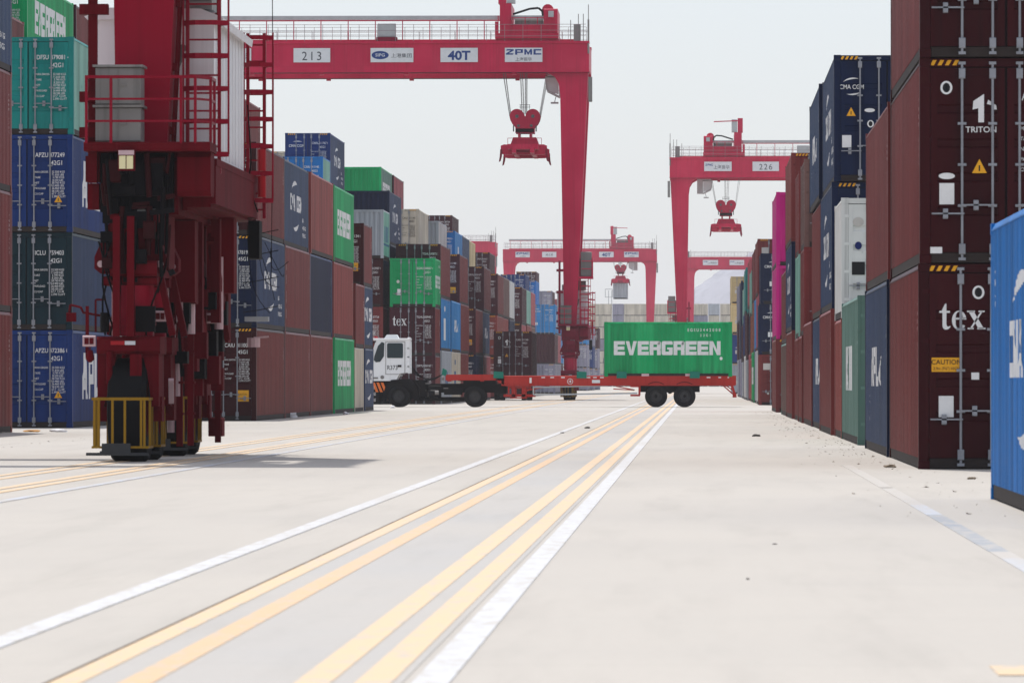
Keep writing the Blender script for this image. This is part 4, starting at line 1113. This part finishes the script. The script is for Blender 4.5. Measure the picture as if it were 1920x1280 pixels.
rtg(-8.45, 1, 88.2, '', 'big dark red gantry crane filling the left foreground', -12.0, 15.7, True)
rtg(-8.05, 1, 368.0, '213', 'red gantry crane numbered 213 spanning the left stacks', -3.05, 15.75, False)
rtg(-1.80, -1, 560.0, '226', 'red gantry crane numbered 226 standing over the right stacks', -4.35, 15.9, False,
    [(-5.1,-2.4,'ZPMC2'), (-9.75,-7.15,'NUM'), (-14.5,-11.9,'SIPG')])
rtg(-7.9, 1, 950.0, '', 'hazy pink gantry crane lifting a grey container far behind', -4.9, 17.5, False,
    [(-4.45,-2.02,'ZPMC'), (-8.62,-6.2,'40T'), (-13.15,-10.38,'SIPG'), (-18.15,-15.77,'浦江港'), (-22.6,-20.2,'ZPMC')])
rtg(-1.55, -1, 1015.0, '', 'palest hazy gantry crane right behind the one numbered 226', -14, 17.5, False, [(-5.1,-2.4,'ZPMC2'), (-9.75,-7.15,'ZPMC2')], trolley=False)
rtg(-33.0, 1, 900.0, '', 'pink gantry crane end showing above the left stacks', -12, 17.5, False, [])
container((-7.9-5.1, 950.9, 17.6-2.62), T, 2.591, 'gy', 'w', '', 'pale grey container hanging from the far gantry crane', 'hoisted containers', lod=1)

# ------------------------------------------------------------------ yard truck, trailer and its green container
M_TRL = paint('trailer_red', (.42,.025,.018), .42, .35, .12, .3)
M_TRW = paint('cab_white', (.74,.75,.76), .35, .12, .05, .1)
M_TEAL = plain('guide_teal', (.004,.17,.12), .5, .3)
M_ORG = plain('stripe_orange', (.70,.16,.03), .5, .2)
TY = 269.4
def px(u): return (u-1309)/39.6
def pz(v): return 1.245 + (714-v)/39.6
container((px(1133), TY+HW, pz(706)), T, 2.591, 'gr', 'd', 'e', 'bright green container with big white lettering on the red trailer', 'container carried by a truck', rz=R(-90), lod=2)
tl = empty('container_trailer', (0, TY, 0)); tag(tl, 'long red container trailer behind the white truck cab', 'trailer')
mb = MB()
for y0 in (.02, 2.0):
    mb.bbox(px(940), px(1380), y0, y0+.25, pz(722), pz(704), .02); mb.box(px(835), px(942), y0, y0+.25, pz(713), pz(702))
    mb.box(px(940), px(1378), y0-.04, y0+.30, pz(723), pz(721))
    mb.prism([(px(930),pz(713)),(px(945),pz(722)),(px(945),pz(704)),(px(930),pz(704))], 'y', y0, y0+.25)
for u in (838, 900, 945, 1000, 1060, 1120, 1180, 1240, 1300, 1370): mb.box(px(u), px(u+7), .2, 2.1, pz(715), pz(706))
for u in (1138, 1352): mb.box(px(u), px(u+12), 0, 2.44, pz(707)-.10, pz(706)-.005)
fr = part('chassis_frame', mb, M_TRL, tl)
mb = MB(); mb.bar((px(1372),.05,pz(722)),(px(1379),.05,pz(744)),.12); mb.bar((px(1355),.1,pz(722)),(px(1378),.1,pz(742)),.06); mb.bar((px(1360),.1,pz(722)),(px(1378),.1,pz(734)),.05); mb.box(px(1374),px(1381),.02,2.4,pz(745),pz(738))
part('rear_bumper', mb, M_TRL, tl)
mb = MB()
for u in (959, 978):
    mb.box(px(u), px(u+7), .1, .25, pz(745), pz(720)); mb.box(px(u), px(u+7), 2.1, 2.25, pz(745), pz(720))
mb.box(px(944), px(1004), .1, .2, pz(744), pz(739)); mb.bar((px(985),.15,pz(732)),(px(1030),.15,pz(723)),.08); mb.box(px(952),px(955),.1,.2,pz(738),pz(720)); mb.box(px(956),px(988),.08,.26,pz(747),pz(745))
part('landing_leg', mb, M_TRL, tl)
mb = MB(); mb.bar((px(1000),.05,pz(740)),(px(1195),.05,pz(737)),.07); mb.bar((px(1000),.05,pz(726)),(px(1140),.05,pz(723)),.06)
mb.bar((px(1000),.05,pz(740)),(px(1000),.05,pz(724)),.05)
part('side_guard', mb, M_LGRY, tl)
mb = MB(); mb.bar((px(1182),.06,pz(724)),(px(1200),.06,pz(724)),.09); mb.bar((px(1199),.06,pz(722)),(px(1199),.06,pz(741)),.10); mb.bar((px(1182),.06,pz(741)),(px(1200),.06,pz(741)),.09); mb.bar((px(1150),.06,pz(729)),(px(1190),.06,pz(731)),.05); mb.bar((px(1155),.06,pz(724)),(px(1190),.06,pz(731)),.05)
part('guard_bracket', mb, M_TRL, tl)
for u in (925, 1081, 1156, 1293):
    mb = MB(); mb.prism([(px(u),pz(709)),(px(u+19),pz(709)),(px(u+19),pz(697)),(px(u+1),pz(696))], 'y', -.12, -.02)
    part('container_guide', mb, M_TEAL, tl)
mb = MB(); mb.prism([(px(828),pz(702)),(px(836),pz(705)),(px(838),pz(694)),(px(830),pz(690))], 'y', -.1, .0); part('container_guide', mb, M_TEAL, tl)
a = L2(); c = (px(1069), pz(715))
for i in range(18):
    t = 2*math.pi*i/18; t2 = 2*math.pi*(i+1)/18
    a.poly([(c[0]+.14*math.cos(t),c[1]+.14*math.sin(t)),(c[0]+.14*math.cos(t2),c[1]+.14*math.sin(t2)),(c[0]+.115*math.cos(t2),c[1]+.115*math.sin(t2)),(c[0]+.115*math.cos(t),c[1]+.115*math.sin(t))])
a.rect(c[0]-.07,c[0]+.02,c[1]-.02,c[1]+.02); a.rect(c[0]-.01,c[0]+.05,c[1]-.06,c[1]+.06)
for u in (1015, 1032, 1052, 1090, 1100, 1112, 1125, 1325, 1347, 1360): a.rect(px(u), px(u+7), pz(708.5), pz(706.5))
a.rect(px(1110),px(1125),pz(718),pz(712)); a.rect(px(1068)-1.9,px(1068)-1.8,pz(718),pz(708))
link('marking', a.lay(lambda x, z, d: (x, .014-d, z)), M_LET, fr)
a = L2(); a.rect(px(1203),px(1216),pz(704),pz(699.5)); a.rect(px(1285),px(1299),pz(704),pz(699.5))
mb = MB(); mb.box(px(1203),px(1217),-.03,.0,pz(705),pz(700.5)); mb.box(px(1285),px(1299),-.03,.0,pz(705),pz(700.5)); part('reflector', mb, M_PALE, tl)
for u in (1230, 1283.5):
    for y0 in (.17, .52, 1.93, 2.27): tyre(tl, (px(u), y0, .525), .525, .30, M_HUB)
    mb = MB(); mb.cyl((px(u),.1,.52),(px(u),2.3,.52),.09,10); part('axle', mb, M_BLACK, tl)
    mb = MB(); pts = []
    for i in range(9):
        t = R(150-i*120/8); pts.append((px(u)+.66*math.cos(t), .52+.66*math.sin(t)))
    for i in range(8):
        for y0, y1 in ((.0,.68),(1.76,2.42)):
            mb.prism([pts[i], pts[i+1], (pts[i+1][0], pts[i+1][1]+.03), (pts[i][0], pts[i][1]+.03)], 'y', y0, y1)
    part('mudguard', mb, M_BLACK, tl)
mb = MB(); mb.box(px(1200),px(1312),.3,.5,pz(735),pz(722)); mb.box(px(1200),px(1312),1.9,2.1,pz(735),pz(722)); mb.cyl((px(1256),.1,.75),(px(1256),2.3,.75),.12,10); mb.bar((px(1232),.3,.75),(px(1281),.3,.75),.14,.1)
part('suspension', mb, M_BLACK, tl)

tk = empty('yard_truck', (px(820), TY, 0)); tag(tk, 'white cabbed yard truck pulling the red trailer', 'truck')
OX = -px(820)
def X(u): return px(u) + OX
mb = MB()
c0, c1 = X(690), X(767)
mb.prism([(X(698),pz(714)),(X(742),pz(714)),(X(748),pz(700)),(c1,pz(698)),(c1,pz(638)),(X(704),pz(638)),(X(700),pz(650)),(X(693),pz(676)),(X(691),pz(700)),(X(692),pz(714))], 'y', .12, 1.75)
cab = part('cab', mb, M_TRW, tk)
mb = MB(); mb.bbox(X(699),X(768),.08,1.8,pz(638),pz(634),.02); mb.prism([(X(719),pz(634)),(X(746),pz(634)),(X(742),pz(627)),(X(724),pz(627))], 'y', .4, 1.4); part('cab_roof', mb, M_TRW, cab)
mb = MB(); mb.prism([(X(726),pz(671)),(X(754),pz(671)),(X(755),pz(669)),(X(755),pz(645)),(X(753),pz(643)),(X(727),pz(643)),(X(725),pz(645)),(X(725),pz(669))], 'y', .10, .125); part('window', mb, M_GLASS, cab)
mb = MB(); mb.prism([(X(700),pz(675)),(X(704),pz(679)),(X(712),pz(678)),(X(719),pz(668)),(X(720),pz(643)),(X(715),pz(641)),(X(708),pz(648)),(X(701),pz(668))], 'y', .095, .125)
part('window', mb, M_GLASS, cab)
mb = MB()
for a0, a1, b0, b1 in ((722,723,640,702),(758,759,640,702),(722,759,701,702),(722,759,640,641)): mb.box(X(a0),X(a1),.105,.125,pz(b1),pz(b0))
part('door_seam', mb, M_GRY, cab)
mb = MB(); mb.box(X(745),X(752),.09,.125,pz(688),pz(684)); part('door_handle', mb, M_BLACK, cab)
a = L2(); a.text('R373', X(735), pz(693), .30, .004, .82, 'CENTER'); link('lettering', a.lay(lambda x, z, d: (x, .112-d, z)), M_BLK, cab)
mb = MB(); mb.box(X(699),X(708),.09,.125,pz(710),pz(707)); mb.cyl((X(716),.125,pz(707)),(X(716),.09,pz(707)),.09,12); part('marker_light', mb, M_GRY, cab)
mb = MB(); mb.cyl((X(702),.5,pz(636)),(X(702),.5,pz(630)),.10,10,.07); mb.cyl((X(702),1.3,pz(636)),(X(702),1.3,pz(630)),.10,10,.07); part('roof_beacon', mb, M_RREF, cab)
mb = MB(); mb.bar((X(690),-.1,pz(645)),(X(704),.1,pz(640)),.04); mb.bbox(X(688),X(692),-.25,-.02,pz(668),pz(645),.02); part('wing_mirror', mb, M_BLACK, cab)
mb = MB(); mb.bar((X(766),.2,pz(700)),(X(766),.2,pz(632)),.12); mb.bar((X(770),.2,pz(700)),(X(770),.2,pz(640)),.05); mb.bar((X(756),.2,pz(636)),(X(770),.2,pz(634)),.06)
for v in (652, 668, 686): mb.box(X(763),X(771),.12,.3,pz(v+2),pz(v))
part('rear_rail', mb, M_TRW, cab)
mb = MB()
mb.box(X(697),X(713),.1,2.3,pz(758),pz(715))
bmp = part('front_bumper', mb, M_BLACK, tk)
mb = MB()
for i in range(3):
    u = 697 + i*8; mb.prism([(X(u),pz(717)),(X(u+5),pz(717)),(X(u+12),pz(735)),(X(u+7),pz(735))][::-1], 'y', .085, .1)
part('bumper_stripe', mb, M_ORG, bmp)
mb = MB()
for y0 in (.55, 1.6): mb.bbox(X(712),X(945),y0,y0+.28,pz(736),pz(719),.02)
mb.box(X(775),X(800),.15,.6,pz(752),pz(716)); mb.bbox(X(803),X(826),.15,.7,pz(744),pz(722),.06); mb.box(X(832),X(866),.2,.5,pz(740),pz(726)); mb.box(X(868),X(930),.3,2.0,pz(720),pz(713))
mb.bbox(X(858),X(925),.4,1.9,pz(714),pz(708),.02); mb.box(X(926),X(950),.3,2.0,pz(738),pz(724)); mb.prism([(X(714),pz(752)),(X(722),pz(724)),(X(733),pz(712)),(X(767),pz(710)),(X(779),pz(722)),(X(784),pz(745)),(X(778),pz(745)),(X(770),pz(726)),(X(740),pz(722)),(X(722),pz(752))], 'y', .08, .6)
mb.box(X(700),X(800),.65,1.9,pz(748),pz(712)); mb.cyl((X(800),.4,pz(748)),(X(870),.4,pz(748)),.10,8); mb.tube([(X(778),.15,pz(716)),(X(786),.12,pz(728)),(X(786),.12,pz(744)),(X(795),.12,pz(748))], .08, 8)
part('chassis_frame', mb, M_BLACK, tk)
mb = MB()
for u, v in ((807,731),(797,718),(831,727)): mb.box(X(u),X(u+9),.12,.15,pz(v+1.5),pz(v))
for u in (797,797): mb.bar((X(u),.14,pz(732)),(X(u+24),.14,pz(732)),.03); mb.bar((X(u),.14,pz(745)),(X(u+24),.14,pz(745)),.03)
mb.cyl((X(828),.18,pz(709)),(X(832),.18,pz(709)),.09,8); mb.cyl((X(815),.1,pz(736)),(X(822),.1,pz(736)),.1,10)
part('side_step', mb, M_GRY, tk)
mb = MB()
for i in range(4):
    z1 = pz(686+i*4); pts = [(X(770)+ (X(828)-X(770))*t/10, .6+.15*i, z1 + (pz(702)-z1)*t/10 - .45*math.sin(t/10*math.pi)*(1-.15*i)) for t in range(11)]
    mb.tube(pts, .022, 6)
part('air_hose', mb, M_BLACK, tk)
tyre(tk, (X(747), .22, .53), .53, .36, M_HUB); tyre(tk, (X(747), 2.1, .53), .53, .36, M_HUB)
for y0 in (.17, .52, 1.93, 2.27): tyre(tk, (X(890), y0, .515), .515, .30, M_HUB)
mb = MB(); mb.cyl((X(747),.2,.53),(X(747),2.1,.53),.08,8); mb.cyl((X(890),.2,.52),(X(890),2.2,.52),.1,8); part('axle', mb, M_BLACK, tk)

# second trailer waiting under crane 213 with its brown container
t2 = empty('container_trailer', (-11.88, 364.0, 0)); tag(t2, 'trailer under the brown container waiting beneath crane 213', 'trailer')
mb = MB()
for s_ in (-1, 1): mb.box(s_*.45-.1, s_*.45+.1, .1, 12.4, 1.15, 1.5)
for y in (.05, 3, 6, 9, 12.2): mb.box(-1.2, 1.2, y, y+.2, 1.25, 1.52)
mb.box(-1.2,1.2,.02,.12,.75,1.2); part('chassis_frame', mb, M_TRL, t2)
for y in (1.2, 2.5):
    for u in (-1.05, -.70, .70, 1.05):
        w = tyre(t2, (0,0,0), .52, .30, M_BLACK)
        for o in (w, *w.children): o.data.transform(Matrix.Translation((u, y, .52)) @ Matrix.Rotation(R(90), 4, 'Z'))
container((-11.88, 364.1, 1.525), F, 2.896, 'pb', 'T', 'v', 'dark brown container on the trailer waiting beneath crane 213', 'container carried by a truck', side='pb', lod=2)

# ------------------------------------------------------------------ small things on the ground
random.seed(21)
def scrap(name, x, y, sx, sy, sz, mat, label, cat):
    bm = bmesh.new(); bmesh.ops.create_icosphere(bm, subdivisions=2, radius=1)
    for v in bm.verts:
        k = .65 + random.random()*.6; v.co = (v.co.x*sx*k, v.co.y*sy*k, max(-.4, v.co.z)*sz*k)
    mn = min(v.co.z for v in bm.verts)
    for v in bm.verts: v.co.z -= mn
    me = bpy.data.meshes.new(name); bm.to_mesh(me); bm.free()
    o = link(name, me, mat, None, (x, y, .001)); tag(o, label, cat); return o
def gp(u, v): s = 10667/((v-714)*0+1); Y = 10667*CAM_H/(v-714); return ((u-1309)*Y/10667, Y)
M_BAG = plain('white_plastic', (.75,.75,.77), .5, .2); M_DIRT = plain('dry_leaf', (.22,.17,.12), .8, .5); M_ROCK = plain('dark_stone', (.06,.055,.05), .8, .4)
for (u, v, a, b, c, m, n, l, ct) in (
    (547,783,.22,.12,.12,M_BAG,'plastic_bag','crumpled white plastic bag below the brown stack on the left','bag'),
    (648,777,.12,.1,.07,M_BAG,'plastic_bag','small white bag at the foot of the green container','bag'),
    (736,765,.10,.1,.08,M_BAG,'paper_scrap','pale scrap lying in front of the truck wheel','scrap'),
    (105,810,.22,.12,.05,M_BAG,'plastic_bag','white litter bag on the ground left of the crane','bag'),
    (57,810,.2,.1,.04,plain('card_brown',(.5,.25,.07),.7,.3),'cardboard_scrap','flat brown cardboard scrap left of the crane','scrap'),
    (1101,803,.08,.07,.035,M_ROCK,'stone','dark stone on the runway between the yellow lines','stone'),
    (1054,812,.05,.04,.02,M_ROCK,'stone','small dark stone left of the runway lines','stone'),
    (1418,818,.09,.06,.04,M_ROCK,'stone','dark lump on the road in front of the right stacks','stone'),
    (1668,876,.09,.05,.03,M_DIRT,'wood_scrap','brown wood scrap in front of the dark stack','scrap'),
    (1714,868,.06,.05,.12,M_BAG,'crumpled_paper','crumpled pale paper at the dark stack corner','scrap'),
    (1820,898,.06,.04,.02,M_DIRT,'wood_scrap','small brown scrap before the dark doors','scrap'),
    (1452,1020,.02,.015,.006,M_ROCK,'pebble','dark pebble in the middle of the bare road','stone'),
    (1402,1086,.012,.01,.008,M_ROCK,'pebble','small pebble on the bare road below the dark one','stone')):
    x, y = gp(u, v); scrap(n, x, y, a, b, c, m, l, ct)
mb = MB()
for i in range(700):
    y = 52 + random.random()**1.3*180; x = 2.95 - abs(random.gauss(0, .45)) if random.random() < .75 else -13.6 + abs(random.gauss(0, .5))
    if y < 79 and x > 2: x = 2.3 + random.random()*3.5
    if 47 < y < 61 and x > 2.9: continue
    r = .006 + random.random()**3*.032; t = random.random()*6.28; z = .002 + random.random()*.012
    mb.add([(x+r*math.cos(t), y+r*1.5*math.sin(t), .004), (x-r*math.sin(t), y+r*1.5*math.cos(t), z+r*.3), (x-r*math.cos(t), y-r*1.5*math.sin(t), .004), (x+r*math.sin(t), y-r*1.5*math.cos(t), z)], [(0,1,2,3)])
tag(part('leaf_litter', mb, M_DIRT, None), 'dry leaves and grit scattered along the foot of the stacks', 'litter', kind='stuff')
# lamp frame above the far wall
fl = empty('floodlight_mast', (-19.7, 1275, 0)); tag(fl, 'thin floodlight mast rising above the far container wall', 'mast')
mb = MB()
for u in (-.35,.35): mb.bar((u,0,0),(u,0,21.5),.14)
part('pole', mb, M_LGRY, fl)
mb = MB()
for z in (20.0, 21.8): mb.bar((-1.1,0,z),(.5,0,z),.12)
for u in (-1.1,.5): mb.bar((u,0,20),(u,0,21.8),.12)
part('lamp_frame', mb, M_LGRY, fl)

# ------------------------------------------------------------------ haze
mb = MB(); mb.box(-340, 340, -30, 2640, -1, 48)
hm = bpy.data.materials.new('haze_air'); hm.use_nodes = True
N = hm.node_tree.nodes; N.remove(N['Principled BSDF'])
pv = N.new('ShaderNodeVolumePrincipled'); pv.inputs['Color'].default_value = (.90,.93,1,1); pv.inputs['Density'].default_value = HAZE
pv.inputs['Anisotropy'].default_value = 0.0
hm.node_tree.links.new(pv.outputs[0], N['Material Output'].inputs['Volume'])
tag(part('haze', mb, hm, None), kind='stuff')
print('objects', len(bpy.data.objects))
